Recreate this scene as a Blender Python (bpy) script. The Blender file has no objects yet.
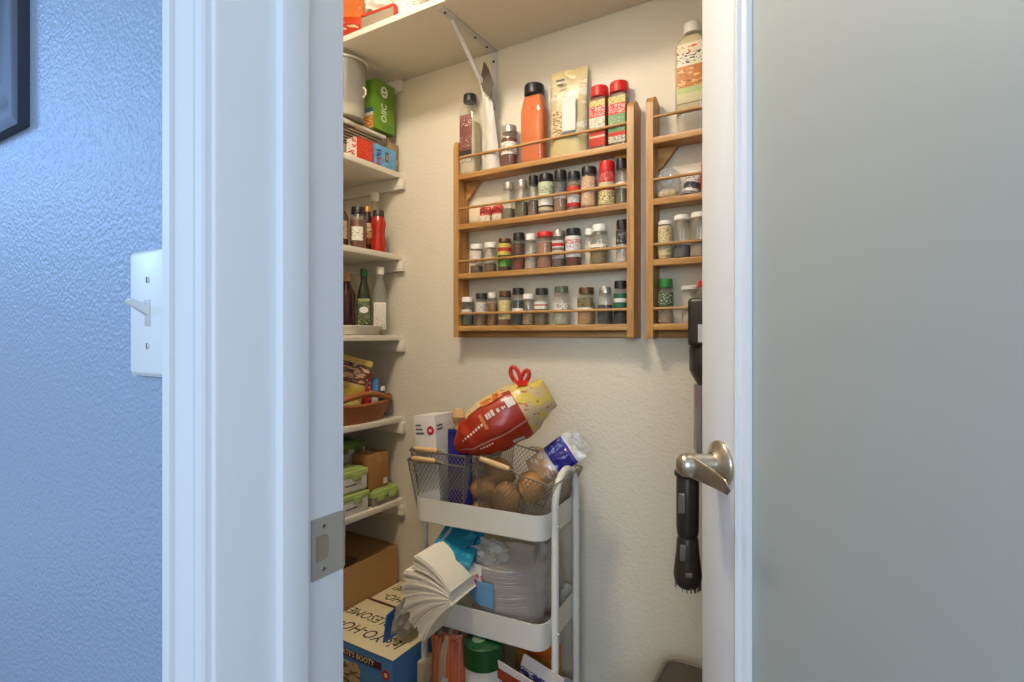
import bpy, bmesh, math, random
from mathutils import Vector, Matrix, Euler, noise as mnoise
R = math.radians
PI = math.pi
SC = bpy.context.scene
COL = SC.collection
random.seed(7)

# ------------------------------------------------------------------ camera
F, CX, HY, YAW, H = 542.0, 512.0, 336.0, R(31.2), 1.18
cam_d = bpy.data.cameras.new('camera')
cam_d.sensor_width = 36.0
cam_d.lens = F / 1024.0 * 36.0
cam_d.shift_y = -5.0 / 1024.0
cam_d.clip_start = 0.02
cam = bpy.data.objects.new('camera', cam_d)
COL.objects.link(cam)
cam.location = (0, 0, H)
cam.rotation_euler = (R(90), 0, YAW)
SC.camera = cam
AX = (-math.sin(YAW), math.cos(YAW))
RT = (math.cos(YAW), math.sin(YAW))

# ------------------------------------------------------------------ world, light, exposure
w = bpy.data.worlds.new('world')
SC.world = w
w.use_nodes = True
bg = w.node_tree.nodes['Background']
bg.inputs['Color'].default_value = (0.58, 0.75, 1.0, 1)
bg.inputs['Strength'].default_value = 0.60

def area(name, loc, target, size, energy, color, size_y=None):
    d = bpy.data.lights.new(name, 'AREA')
    d.energy = energy
    d.color = color
    d.size = size
    if size_y:
        d.shape = 'RECTANGLE'
        d.size_y = size_y
    o = bpy.data.objects.new(name, d)
    COL.objects.link(o)
    o.location = loc
    o.rotation_euler = (Vector(target) - Vector(loc)).to_track_quat('-Z', 'Y').to_euler()
    return o
# daylight of a window in the room outside the pantry, far to the left
area('window_daylight', (-3.6, -1.12, 2.20), (-0.6, 0.3, 1.35), 0.75, 28, (0.26, 0.50, 1.0), 0.75)
# bluish fill light added behind the camera to brighten casing and door glass
area('room_daylight_fill', (0.9, -2.6, 1.9), (-0.3, 0.6, 1.2), 1.6, 50, (0.68, 0.84, 1.0), 1.3)

SC.view_settings.view_transform = 'Standard'
SC.view_settings.look = 'None'
SC.view_settings.gamma = 1.0
SC.view_settings.use_curve_mapping = False
SC.view_settings.exposure = 0.25

# ------------------------------------------------------------------ measuring helpers (pixel of the photo -> point on a known plane)
def ray(px):
    r = (px - CX) / F
    return AX[0] + r * RT[0], AX[1] + r * RT[1]
def on_Y(px, py, Y):
    dx, dy = ray(px); z = Y / dy
    return Vector((dx * z, Y, H + (HY - py) * z / F))
def on_X(px, py, X):
    dx, dy = ray(px); z = X / dx
    return Vector((X, dy * z, H + (HY - py) * z / F))
def on_Z(px, py, Z):
    z = (Z - H) * F / (HY - py); dx, dy = ray(px)
    return Vector((dx * z, dy * z, Z))
def at(px, py, z):
    dx, dy = ray(px)
    return Vector((dx * z, dy * z, H + (HY - py) * z / F))

# ------------------------------------------------------------------ materials
def lin(c):
    out = []
    for v in c[:3]:
        v = v / 255.0
        out.append(v / 12.92 if v <= 0.04045 else ((v + 0.055) / 1.055) ** 2.4)
    return tuple(out) + (1.0,)
MATS = {}
def nt(name):
    m = bpy.data.materials.new(name)
    m.use_nodes = True
    return m, m.node_tree.nodes, m.node_tree.links, m.node_tree.nodes['Principled BSDF']
def mat(name, col, rough=0.5, metal=0.0, bump=0.0, bscale=60, var=0.0, vscale=8, coord='Object', spec=0.5, sss=0):
    """plain procedural material: colour with slight variation and optional fine relief"""
    if name in MATS: return MATS[name]
    m, N, L, b = nt(name)
    b.inputs['Roughness'].default_value = rough
    b.inputs['Metallic'].default_value = metal
    b.inputs['Specular IOR Level'].default_value = spec
    tc = N.new('ShaderNodeTexCoord')
    nz = N.new('ShaderNodeTexNoise'); nz.inputs['Scale'].default_value = vscale; nz.inputs['Detail'].default_value = 4
    L.new(tc.outputs[coord], nz.inputs['Vector'])
    mx = N.new('ShaderNodeMix'); mx.data_type = 'RGBA'
    c = lin(col)
    mx.inputs[6].default_value = tuple(max(0, v * (1 - var)) for v in c[:3]) + (1,)
    mx.inputs[7].default_value = tuple(min(1, v * (1 + var)) for v in c[:3]) + (1,)
    L.new(nz.outputs['Fac'], mx.inputs[0])
    L.new(mx.outputs[2], b.inputs['Base Color'])
    if bump:
        n2 = N.new('ShaderNodeTexNoise'); n2.inputs['Scale'].default_value = bscale; n2.inputs['Detail'].default_value = 3
        L.new(tc.outputs[coord], n2.inputs['Vector'])
        bp = N.new('ShaderNodeBump'); bp.inputs['Strength'].default_value = bump; bp.inputs['Distance'].default_value = 0.003
        L.new(n2.outputs['Fac'], bp.inputs['Height']); L.new(bp.outputs['Normal'], b.inputs['Normal'])
    MATS[name] = m
    return m
def wall_mat(name, col, rough, strength, scale, dist=0.004, spec=0.5):
    """orange-peel sprayed wall"""
    m, N, L, b = nt(name)
    b.inputs['Base Color'].default_value = lin(col)
    b.inputs['Roughness'].default_value = rough
    b.inputs['Specular IOR Level'].default_value = spec
    tc = N.new('ShaderNodeTexCoord')
    n1 = N.new('ShaderNodeTexNoise'); n1.inputs['Scale'].default_value = scale; n1.inputs['Detail'].default_value = 2.5
    v1 = N.new('ShaderNodeTexVoronoi'); v1.inputs['Scale'].default_value = scale * 0.8; v1.feature = 'SMOOTH_F1'
    ad = N.new('ShaderNodeMath'); ad.operation = 'MULTIPLY_ADD'; ad.inputs[1].default_value = -0.6
    L.new(tc.outputs['Object'], n1.inputs['Vector']); L.new(tc.outputs['Object'], v1.inputs['Vector'])
    L.new(v1.outputs['Distance'], ad.inputs[0]); L.new(n1.outputs['Fac'], ad.inputs[2])
    bp = N.new('ShaderNodeBump'); bp.inputs['Strength'].default_value = strength; bp.inputs['Distance'].default_value = dist
    L.new(ad.outputs[0], bp.inputs['Height']); L.new(bp.outputs['Normal'], b.inputs['Normal'])
    return m
def wood_mat(name, c1, c2, rough=0.45, axis='X', scale=9):
    if name in MATS: return MATS[name]
    m, N, L, b = nt(name)
    b.inputs['Roughness'].default_value = rough
    tc = N.new('ShaderNodeTexCoord'); mp = N.new('ShaderNodeMapping')
    s = {'X': (0.6, 9, 9), 'Y': (9, 0.6, 9), 'Z': (9, 9, 0.6)}[axis]
    mp.inputs['Scale'].default_value = s
    nz = N.new('ShaderNodeTexNoise'); nz.inputs['Scale'].default_value = scale; nz.inputs['Detail'].default_value = 6; nz.inputs['Distortion'].default_value = 0.6
    cr = N.new('ShaderNodeValToRGB')
    cr.color_ramp.elements[0].position = 0.3; cr.color_ramp.elements[0].color = lin(c1)
    cr.color_ramp.elements[1].position = 0.7; cr.color_ramp.elements[1].color = lin(c2)
    L.new(tc.outputs['Object'], mp.inputs['Vector']); L.new(mp.outputs['Vector'], nz.inputs['Vector'])
    L.new(nz.outputs['Fac'], cr.inputs['Fac']); L.new(cr.outputs['Color'], b.inputs['Base Color'])
    bp = N.new('ShaderNodeBump'); bp.inputs['Strength'].default_value = 0.15; bp.inputs['Distance'].default_value = 0.001
    L.new(nz.outputs['Fac'], bp.inputs['Height']); L.new(bp.outputs['Normal'], b.inputs['Normal'])
    MATS[name] = m
    return m
def clear_mat(name, tint=(245, 245, 240), alpha=0.18, rough=0.08, bump=0.0, gloss=0.55):
    """clear glass or film: mostly see-through, with a gloss that follows the viewing angle"""
    if name in MATS: return MATS[name]
    m, N, L, b = nt(name)
    N.remove(b)
    out = N['Material Output']
    tr = N.new('ShaderNodeBsdfTransparent'); tr.inputs['Color'].default_value = lin(tint)
    gl = N.new('ShaderNodeBsdfGlossy'); gl.inputs['Roughness'].default_value = rough; gl.inputs['Color'].default_value = (0.9, 0.9, 0.9, 1)
    df = N.new('ShaderNodeBsdfDiffuse'); df.inputs['Color'].default_value = lin(tint)
    lw = N.new('ShaderNodeLayerWeight'); lw.inputs['Blend'].default_value = 0.5
    pw = N.new('ShaderNodeMath'); pw.operation = 'POWER'; pw.inputs[1].default_value = 3.5
    fr = N.new('ShaderNodeMath'); fr.operation = 'MULTIPLY_ADD'; fr.inputs[1].default_value = gloss; fr.inputs[2].default_value = gloss * 0.09
    L.new(lw.outputs['Facing'], pw.inputs[0]); L.new(pw.outputs[0], fr.inputs[0])
    m1 = N.new('ShaderNodeMixShader'); m1.inputs[0].default_value = alpha
    L.new(tr.outputs[0], m1.inputs[1]); L.new(df.outputs[0], m1.inputs[2])
    m2 = N.new('ShaderNodeMixShader'); L.new(fr.outputs[0], m2.inputs[0])
    L.new(m1.outputs[0], m2.inputs[1]); L.new(gl.outputs[0], m2.inputs[2])
    L.new(m2.outputs[0], out.inputs['Surface'])
    if bump:
        tc = N.new('ShaderNodeTexCoord')
        n2 = N.new('ShaderNodeTexNoise'); n2.inputs['Scale'].default_value = 45; n2.inputs['Detail'].default_value = 3
        L.new(tc.outputs['Object'], n2.inputs['Vector'])
        bp = N.new('ShaderNodeBump'); bp.inputs['Strength'].default_value = bump; bp.inputs['Distance'].default_value = 0.008
        L.new(n2.outputs['Fac'], bp.inputs['Height'])
        L.new(bp.outputs['Normal'], gl.inputs['Normal']); L.new(bp.outputs['Normal'], lw.inputs['Normal']); L.new(bp.outputs['Normal'], df.inputs['Normal'])
    MATS[name] = m
    return m
BANDN = [0]
def band_mat(stops, axis=2, rough=0.5, prints=None, bump=0.0):
    """printed packaging: constant colour bands along one axis of the piece; prints = [(lo, hi, colour, amount, scale)] specks of print"""
    BANDN[0] += 1
    m, N, L, b = nt('printed_pack_%d' % BANDN[0])
    b.inputs['Roughness'].default_value = rough
    tc = N.new('ShaderNodeTexCoord'); sp = N.new('ShaderNodeSeparateXYZ')
    L.new(tc.outputs['Generated'], sp.inputs[0])
    cr = N.new('ShaderNodeValToRGB'); cr.color_ramp.interpolation = 'CONSTANT'
    els = cr.color_ramp.elements
    els[0].position = stops[0][0]; els[0].color = lin(stops[0][1])
    if len(stops) == 1:
        els.remove(els[1])
    else:
        els[1].position = stops[1][0]; els[1].color = lin(stops[1][1])
        for p, c in stops[2:]:
            e = els.new(p); e.color = lin(c)
    L.new(sp.outputs[axis], cr.inputs[0])
    cur = cr.outputs[0]
    for lo, hi, col, amt, sc in (prints or []):
        mp = N.new('ShaderNodeMapping'); mp.inputs['Scale'].default_value = (sc, sc, sc * 2.2)
        L.new(tc.outputs['Object'], mp.inputs[0])
        nz = N.new('ShaderNodeTexNoise'); nz.inputs['Scale'].default_value = 1.0; nz.inputs['Detail'].default_value = 2
        L.new(mp.outputs[0], nz.inputs['Vector'])
        g = N.new('ShaderNodeMath'); g.operation = 'GREATER_THAN'; g.inputs[1].default_value = 1 - amt
        L.new(nz.outputs['Fac'], g.inputs[0])
        a1 = N.new('ShaderNodeMath'); a1.operation = 'GREATER_THAN'; a1.inputs[1].default_value = lo
        a2 = N.new('ShaderNodeMath'); a2.operation = 'LESS_THAN'; a2.inputs[1].default_value = hi
        L.new(sp.outputs[axis], a1.inputs[0]); L.new(sp.outputs[axis], a2.inputs[0])
        p1 = N.new('ShaderNodeMath'); p1.operation = 'MULTIPLY'; L.new(a1.outputs[0], p1.inputs[0]); L.new(a2.outputs[0], p1.inputs[1])
        p2 = N.new('ShaderNodeMath'); p2.operation = 'MULTIPLY'; L.new(p1.outputs[0], p2.inputs[0]); L.new(g.outputs[0], p2.inputs[1])
        mx = N.new('ShaderNodeMix'); mx.data_type = 'RGBA'
        L.new(p2.outputs[0], mx.inputs[0]); L.new(cur, mx.inputs[6]); mx.inputs[7].default_value = lin(col)
        cur = mx.outputs[2]
    L.new(cur, b.inputs['Base Color'])
    if bump:
        n2 = N.new('ShaderNodeTexNoise'); n2.inputs['Scale'].default_value = 40
        L.new(tc.outputs['Object'], n2.inputs['Vector'])
        bp = N.new('ShaderNodeBump'); bp.inputs['Strength'].default_value = bump; bp.inputs['Distance'].default_value = 0.006
        L.new(n2.outputs['Fac'], bp.inputs['Height']); L.new(bp.outputs['Normal'], b.inputs['Normal'])
    return m
def col_mat(col, rough=0.45, **k):
    return mat('plain_%d_%d_%d_%d' % (col[0], col[1], col[2], int(rough * 100)), col, rough, var=k.pop('var', 0.06), **k)

# ------------------------------------------------------------------ geometry helpers
class MB:
    def __init__(s): s.v = []; s.f = []
    def add(s, vs, fs, M=None):
        o = len(s.v)
        s.v += [tuple(M @ Vector(v)) if M else tuple(v) for v in vs]
        s.f += [tuple(i + o for i in f) for f in fs]
        return s
    def bm(s, bm, M=None):
        bm.verts.index_update()
        s.add([v.co.copy() for v in bm.verts], [[v.index for v in f.verts] for f in bm.faces], M)
        bm.free(); return s
    def box(s, a, b, bev=0.0, seg=2, M=None):
        bm = bmesh.new(); bmesh.ops.create_cube(bm, size=1)
        for v in bm.verts:
            v.co = Vector([(a[i] + b[i]) / 2 + v.co[i] * (b[i] - a[i]) for i in range(3)])
        if bev: bmesh.ops.bevel(bm, geom=bm.edges[:], offset=bev, segments=seg, affect='EDGES', profile=0.5)
        return s.bm(bm, M)
    def lathe(s, prof, n=20, c=(0, 0, 0), sx=1, sy=1, p=2.0, M=None, close=True, rib=0):
        vs, fs = [], []
        for (r, z) in prof:
            for i in range(n):
                a = 2 * PI * i / n
                ca, sa = math.cos(a), math.sin(a)
                if p != 2.0:
                    ca = math.copysign(abs(ca) ** (2 / p), ca); sa = math.copysign(abs(sa) ** (2 / p), sa)
                rr = r * (1 - rib * (i % 2))
                vs.append((c[0] + rr * ca * sx, c[1] + rr * sa * sy, c[2] + z))
        for k in range(len(prof) - 1):
            for i in range(n):
                j = (i + 1) % n
                fs.append((k * n + i, k * n + j, (k + 1) * n + j, (k + 1) * n + i))
        if close:
            fs.append(tuple(reversed(range(n)))); fs.append(tuple(range((len(prof) - 1) * n, len(prof) * n)))
        return s.add(vs, fs, M)
    def tube(s, pts, r, n=8, M=None, closed=False):
        pts = [Vector(p) for p in pts]; vs, fs = [], []
        m = len(pts); up = None
        for k, p in enumerate(pts):
            if closed: t = pts[(k + 1) % m] - pts[k - 1]
            else: t = pts[min(k + 1, m - 1)] - pts[max(k - 1, 0)]
            t.normalize()
            if up is None:
                up = Vector((0, 0, 1)) if abs(t.z) < 0.9 else Vector((1, 0, 0))
            a = t.cross(up).normalized(); up = a.cross(t).normalized()
            rr = r[k] if isinstance(r, (list, tuple)) else r
            for i in range(n):
                g = 2 * PI * i / n
                vs.append(p + a * math.cos(g) * rr + up * math.sin(g) * rr)
        for k in range(m if closed else m - 1):
            k2 = (k + 1) % m
            for i in range(n):
                j = (i + 1) % n
                fs.append((k * n + i, k * n + j, k2 * n + j, k2 * n + i))
        if not closed:
            fs.append(tuple(reversed(range(n)))); fs.append(tuple(range((m - 1) * n, m * n)))
        return s.add(vs, fs, M)
    def prism(s, poly, t0, t1, axis='Y', M=None):
        """polygon in the plane across `axis`, from t0 to t1 along it"""
        def P(u, v, t): return {'Y': (u, t, v), 'X': (t, u, v), 'Z': (u, v, t)}[axis]
        n = len(poly)
        vs = [P(u, v, t0) for u, v in poly] + [P(u, v, t1) for u, v in poly]
        fs = [tuple(range(n)), tuple(reversed(range(n, 2 * n)))] + [(i, i + n, (i + 1) % n + n, (i + 1) % n) for i in range(n)]
        return s.add(vs, fs, M)
    def grid(s, fn, nu, nv, M=None, wrap=False):
        vs = [fn(i / nu, j / nv) for j in range(nv + 1) for i in range(nu + (0 if wrap else 1))]
        w_ = nu if wrap else nu + 1
        fs = [(j * w_ + i, j * w_ + (i + 1) % w_, (j + 1) * w_ + (i + 1) % w_, (j + 1) * w_ + i) for j in range(nv) for i in range(nu)]
        return s.add(vs, fs, M)
    def build(s, name, m, parent=None, loc=(0, 0, 0), rot=(0, 0, 0), smooth=40, fix=True):
        me = bpy.data.meshes.new(name); me.from_pydata(s.v, [], s.f)
        if fix:
            bm = bmesh.new(); bm.from_mesh(me)
            bmesh.ops.recalc_face_normals(bm, faces=bm.faces[:]); bm.to_mesh(me); bm.free()
        if smooth:
            me.shade_smooth(); me.set_sharp_from_angle(angle=R(smooth))
        if m: me.materials.append(m)
        o = bpy.data.objects.new(name, me); COL.objects.link(o)
        o.location = loc; o.rotation_euler = rot
        if parent: o.parent = parent
        return o
def tag(o, label=None, cat=None, group=None, kind=None):
    if label: o['label'] = label
    if cat: o['category'] = cat
    if group: o['group'] = group
    if kind: o['kind'] = kind
    return o
def thing(name, label, cat, loc=(0, 0, 0), rz=0.0, group=None):
    o = bpy.data.objects.new(name, None); COL.objects.link(o)
    o.location = loc; o.rotation_euler = (0, 0, rz) if not isinstance(rz, tuple) else rz
    o.empty_display_size = 0.02
    return tag(o, label, cat, group)
def struct(o): o['kind'] = 'structure'; return o
def text(name, s, size, m, parent, loc, rot, shear=0.0, ext=0.0003, sx=1.0):
    c = bpy.data.curves.new(name, 'FONT'); c.body = s; c.size = size; c.align_x = 'CENTER'; c.align_y = 'CENTER'
    c.extrude = ext; c.shear = shear; c.resolution_u = 2
    t = bpy.data.objects.new(name + '_tmp', c); COL.objects.link(t)
    dg = bpy.context.evaluated_depsgraph_get()
    me = bpy.data.meshes.new_from_object(t.evaluated_get(dg))
    bpy.data.objects.remove(t); bpy.data.curves.remove(c)
    me.materials.clear(); me.materials.append(m)
    o = bpy.data.objects.new(name, me); COL.objects.link(o)
    o.parent = parent; o.location = loc; o.rotation_euler = rot; o.scale = (sx, 1, 1)
    return o

# ------------------------------------------------------------------ shared materials
WHITE = mat('white_trim_paint', (228, 231, 234), 0.38, var=0.015, vscale=3, bump=0.04, bscale=25)
SHELFW = mat('white_shelf_paint', (226, 219, 203), 0.55, var=0.02)
PANTRY = wall_mat('pantry_wall_paint', (222, 213, 193), 0.7, 0.35, 130, 0.0035)
OUTWALL = wall_mat('room_wall_paint', (146, 166, 192), 0.38, 0.50, 280, 0.003)
OAK_X = wood_mat('oak_along', (160, 112, 58), (206, 160, 98), 0.42, 'X')
OAK_Z = wood_mat('oak_upright', (154, 106, 54), (200, 152, 90), 0.42, 'Z')
NICKEL = mat('satin_nickel', (190, 182, 168), 0.38, 0.65, var=0.05)
BRASSY = mat('satin_bronze_nickel', (200, 190, 174), 0.3, 0.92, var=0.05)
BLACK = mat('black_plastic', (30, 29, 28), 0.4, var=0.1)
GLASS = clear_mat('jar_glass', (250, 250, 246), 0.04, 0.05)
FILM = clear_mat('clear_film', (240, 240, 238), 0.22, 0.15, bump=0.6)
CARTW = mat('cart_white_metal', (226, 222, 210), 0.42, var=0.02)
STEEL = mat('basket_wire_steel', (146, 138, 124), 0.4, 0.6, var=0.08)

# ------------------------------------------------------------------ the setting
YW0, YW1, YB = 0.256, 0.386, 1.50          # room face and pantry face of the door wall; rack wall
XJ, XH = -0.435, 0.29                      # left jamb face, hinge jamb
XL, XR, ZC = -1.74, 0.47, 2.45             # pantry side walls, ceiling
def slab(name, a, b, m, bev=0): return struct(MB().box(a, b, bev).build(name, m, smooth=0))
slab('floor', (-3.0, -3.0, -0.05), (2.0, YB + 0.1, 0.0), wood_mat('floor_planks', (120, 92, 66), (150, 118, 86), 0.4, 'X', 3))
slab('wall_back', (XL - 0.1, YB, 0), (XR + 0.1, YB + 0.1, ZC), PANTRY)
slab('wall_left', (XL - 0.1, YW1, 0), (XL, YB, ZC), PANTRY)
slab('wall_right', (XR, YW1, 0), (XR + 0.1, YB, ZC), PANTRY)
slab('ceiling', (XL - 0.1, YW1, ZC), (XR + 0.1, YB + 0.1, ZC + 0.08), mat('ceiling_paint', (232, 228, 218), 0.8))
ZD = 2.06
wf = MB()
wf.box((-3.0, YW0, 0), (XJ - 0.02, YW1 - 0.013, ZC + 0.08)); wf.box((XH + 0.02, YW0, 0), (2.0, YW1 - 0.013, ZC + 0.08)); wf.box((XJ - 0.02, YW0, ZD + 0.02), (XH + 0.02, YW1 - 0.013, ZC + 0.08))
struct(wf.build('wall_front', OUTWALL, smooth=0))
wi = MB()
wi.box((XL, YW1 - 0.013, 0), (XJ - 0.02, YW1, ZC)); wi.box((XH + 0.02, YW1 - 0.013, 0), (XR, YW1, ZC)); wi.box((XJ - 0.02, YW1 - 0.013, ZD + 0.02), (XH + 0.02, YW1, ZC))
struct(wi.build('wall_front_lining', PANTRY, smooth=0))

# jambs and stops
tj = thing('trim_1', None, None); struct(tj)
def part(parent, name, m, fn, **k):
    b = MB(); fn(b); return b.build(name, m, parent, **k)
part(tj, 'jamb_board', WHITE, lambda b: b.box((XJ - 0.02, YW0 - 0.004, 0), (XJ, YW1, ZD), 0.002))
part(tj, 'door_stop', WHITE, lambda b: b.box((XJ - 0.001, 0.307, 0), (XJ + 0.010, 0.336, ZD), 0.002))
part(tj, 'jamb_board', WHITE, lambda b: b.box((XH, YW0 - 0.004, 0), (XH + 0.02, YW1, ZD), 0.002))
part(tj, 'jamb_head', WHITE, lambda b: b.box((XJ, YW0 - 0.004, ZD), (XH, YW1, ZD + 0.02), 0.002))
# casing: moulded profile (distance from opening edge, proud of wall)
prof = [(0.005, 0), (0.005, 0.009), (0.0065, 0.0115), (0.0135, 0.0125), (0.0153, 0.0080), (0.0170, 0.0125), (0.0363, 0.0165), (0.0388, 0.0115), (0.0405, 0.0190), (0.0495, 0.0200), (0.052, 0.017), (0.052, 0)]
tc_ = thing('trim_2', None, None); struct(tc_)
part(tc_, 'casing_board', WHITE, lambda b: b.prism([(XJ - d, YW0 - t) for d, t in prof], 0, ZD + 0.07, 'Z'), smooth=30)
part(tc_, 'casing_board', WHITE, lambda b: b.prism([(XH + d, YW0 - t) for d, t in prof], 0, ZD + 0.07, 'Z'), smooth=30)
part(tc_, 'casing_head', WHITE, lambda b: b.prism([(YW0 - t, ZD + d) for d, t in prof], XJ, XH, 'X'), smooth=30)

# strike plate
ZS = H - 0.207
sp = thing('strike_plate', 'satin nickel strike plate screwed into the white door jamb', 'strike plate', (XJ, 0.0, ZS))
def strike(b):
    # plate with a latch opening, made of bars round the hole, and a curved lip
    y0, y1, hz = 0.3455, 0.381, 0.0295
    hy0, hy1, hh = 0.350, 0.3655, 0.0125
    b.box((0, y0, -hz), (0.0018, hy0, hz)); b.box((0, hy1, -hz), (0.0018, y1, hz))
    b.box((0, hy0, hh), (0.0018, hy1, hz)); b.box((0, hy0, -hz), (0.0018, hy1, -hh))
    # bevelled corners of the hole
    for s in (-1, 1):
        b.prism([(hy1, s * hh), (hy1 - 0.004, s * hh), (hy1, s * (hh - 0.005))], 0, 0.0018, 'X')
    # lip curving round the jamb edge
    def lip(u, v):
        a = u * R(75); z = (v - 0.5) * 2
        hzz = hz - 0.006 * (u ** 2)
        return (0.0018 - 0.007 * (1 - math.cos(a)), y1 + 0.009 * math.sin(a), z * hzz)
    b.grid(lip, 8, 4)
part(sp, 'plate', NICKEL, strike, smooth=30)
part(sp, 'latch_pocket', mat('raw_wood_pocket', (150, 132, 108), 0.8), lambda b: b.box((-0.0002, 0.349, -0.0145), (0.0003, 0.367, 0.0145)))
for s in (-1, 1):
    q = part(sp, 'screw', NICKEL, lambda b: b.lathe([(0.0038, 0), (0.0036, 0.0008), (0.001, 0.0012)], 14, M=Matrix.Translation((0.0016, 0.3585, s * 0.021)) @ Matrix.Rotation(R(90), 4, 'Y')))
    part(q, 'screw_slot', BLACK, lambda b: (b.box((0.0026, 0.3563, s * 0.021 - 0.0004), (0.0031, 0.3607, s * 0.021 + 0.0004)), b.box((0.0026, 0.3581, s * 0.021 - 0.0022), (0.0031, 0.3589, s * 0.021 + 0.0022))))

# ------------------------------------------------------------------ door with frosted glass, open into the pantry
W, TD, PHI = 0.722, 0.035, R(50.7)
door = thing('door_1', None, None, (XH, YW1, 0), -PHI); struct(door)
ST = 0.100
part(door, 'stile', WHITE, lambda b: b.box((-W, -TD, 0.01), (-W + ST, 0, ZD - 0.004), 0.002))
part(door, 'stile', WHITE, lambda b: b.box((-ST, -TD, 0.01), (0, 0, ZD - 0.004), 0.002))
part(door, 'top_rail', WHITE, lambda b: b.box((-W + ST, -TD, ZD - 0.115), (-ST, 0, ZD - 0.004), 0.001))
part(door, 'bottom_rail', WHITE, lambda b: b.box((-W + ST, -TD, 0.01), (-ST, 0, 0.24), 0.001))
bp_ = [(0, -0.0345), (0.002, -0.038), (0.007, -0.0395), (0.010, -0.0375), (0.012, -0.0325), (0.017, -0.0315), (0.020, -0.029), (0.022, -0.022), (0, -0.022)]
for sgn, x0 in ((1, -W + ST), (-1, -ST)):
    part(door, 'glazing_bead', WHITE, lambda b: b.prism([(x0 + sgn * u, v) for u, v in bp_], 0.24, ZD - 0.115, 'Z'), smooth=30)
for sgn, z0 in ((1, 0.24), (-1, ZD - 0.115)):
    part(door, 'glazing_bead', WHITE, lambda b: b.prism([(v, z0 + sgn * u) for u, v in bp_], -W + ST, -ST, 'X'), smooth=30)
def frost():
    m, N, L, b = nt('frosted_glass')
    N.remove(b); out = N['Material Output']
    d = N.new('ShaderNodeBsdfDiffuse'); d.inputs['Color'].default_value = lin((222, 230, 230))
    t = N.new('ShaderNodeBsdfTranslucent'); t.inputs['Color'].default_value = lin((216, 226, 228))
    g = N.new('ShaderNodeBsdfGlossy'); g.inputs['Roughness'].default_value = 0.42; g.inputs['Color'].default_value = (0.8, 0.85, 0.9, 1)
    a = N.new('ShaderNodeMixShader'); a.inputs[0].default_value = 0.5
    L.new(d.outputs[0], a.inputs[1]); L.new(t.outputs[0], a.inputs[2])
    c = N.new('ShaderNodeMixShader'); c.inputs[0].default_value = 0.16
    L.new(a.outputs[0], c.inputs[1]); L.new(g.outputs[0], c.inputs[2]); L.new(c.outputs[0], out.inputs['Surface'])
    return m
part(door, 'glass_pane', frost(), lambda b: b.box((-W + ST - 0.005, -0.0215, 0.235), (-ST + 0.005, -0.0165, ZD - 0.11)))
part(door, 'bead_back', WHITE, lambda b: (b.box((-W + ST, -0.016, 0.24), (-W + ST + 0.016, -0.002, ZD - 0.115)), b.box((-ST - 0.016, -0.016, 0.24), (-ST, -0.002, ZD - 0.115))))
ZL = H - 0.196
# lever handle on each face
def lever(side):
    lv = thing('lever_handle', None, None); lv.parent = door
    y0 = -TD if side < 0 else 0.0
    cx = -W + 0.060
    Mx = Matrix.Translation((cx, y0, ZL)) @ Matrix.Rotation(R(90) if side < 0 else R(-90), 4, 'X')
    part(lv, 'rosette', BRASSY, lambda b: b.lathe([(0.036, 0), (0.036, 0.003), (0.0345, 0.0055), (0.027, 0.009), (0.021, 0.013), (0.0185, 0.016)], 40, M=Mx))
    part(lv, 'neck', BRASSY, lambda b: b.lathe([(0.0165, 0.012), (0.0160, 0.016), (0.0158, 0.030), (0.0172, 0.0305), (0.0178, 0.056), (0.0165, 0.063), (0.012, 0.068), (0.005, 0.070)], 30, M=Mx))
    def blade(u, v):
        # tapered leaf that leaves the hub towards the hinges; u along, v round the section
        L_ = 0.094; x = -0.004 + L_ * u
        hw = 0.0185 * (1 - 0.50 * u) * (1 if u < 0.9 else math.sqrt(max(0.02, 1 - ((u - 0.9) / 0.1) ** 2)))
        th = 0.0085 * (1 - 0.55 * u)
        a = 2 * PI * v
        ca, sa = math.cos(a), math.sin(a)
        yc = 0.052 - 0.014 * math.sin(u * 1.5)
        return (cx + x, y0 + side * (yc + th * sa * (0.55)), ZL + hw * ca - 0.013 * u + 0.003 * sa)
    part(lv, 'lever_blade', BRASSY, lambda b: b.grid(lambda v, u: blade(u, v), 20, 16, wrap=True), smooth=60)
lever(-1); lever(1)
for hz in (0.25, 1.03, 1.80):
    part(door, 'hinge', NICKEL, lambda b: b.lathe([(0.006, -0.045), (0.006, 0.045)], 12, c=(0.004, 0.006, hz)))

# ------------------------------------------------------------------ light switch and picture frame on the room wall
p = on_Y(129.5, 256, YW0 - 0.006)
sw = thing('light_switch', 'white toggle light switch plate on the blue-grey wall', 'light switch', (p.x + 0.035, YW0, H + 0.021))
part(sw, 'plate', mat('switch_plate_plastic', (226, 232, 236), 0.35), lambda b: b.box((-0.035, -0.0065, -0.0575), (0.035, 0, 0.0575), 0.0045, 3))
part(sw, 'toggle_slot', mat('switch_slot', (196, 200, 200), 0.5), lambda b: b.box((-0.005, -0.0072, -0.012), (0.005, -0.006, 0.012), 0.0005))
part(sw, 'toggle', mat('switch_toggle', (226, 228, 226), 0.35), lambda b: b.prism([(-0.006, -0.003), (-0.006, 0.006), (-0.021, 0.0125), (-0.0235, 0.0105), (-0.0225, 0.0075)], -0.0037, 0.0037, 'X'))
for s in (-1, 1):
    q = part(sw, 'screw', mat('switch_screw', (205, 208, 206), 0.4), lambda b: b.lathe([(0.0032, 0), (0.003, 0.0008), (0.001, 0.0012)], 14, M=Matrix.Translation((0, -0.0062, s * 0.030)) @ Matrix.Rotation(R(90), 4, 'X')))
    part(q, 'screw_slot', mat('slot_grey', (120, 124, 128), 0.5), lambda b: b.box((-0.0004, -0.0080, s * 0.030 - 0.0026), (0.0004, -0.0071, s * 0.030 + 0.0026)))
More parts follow.
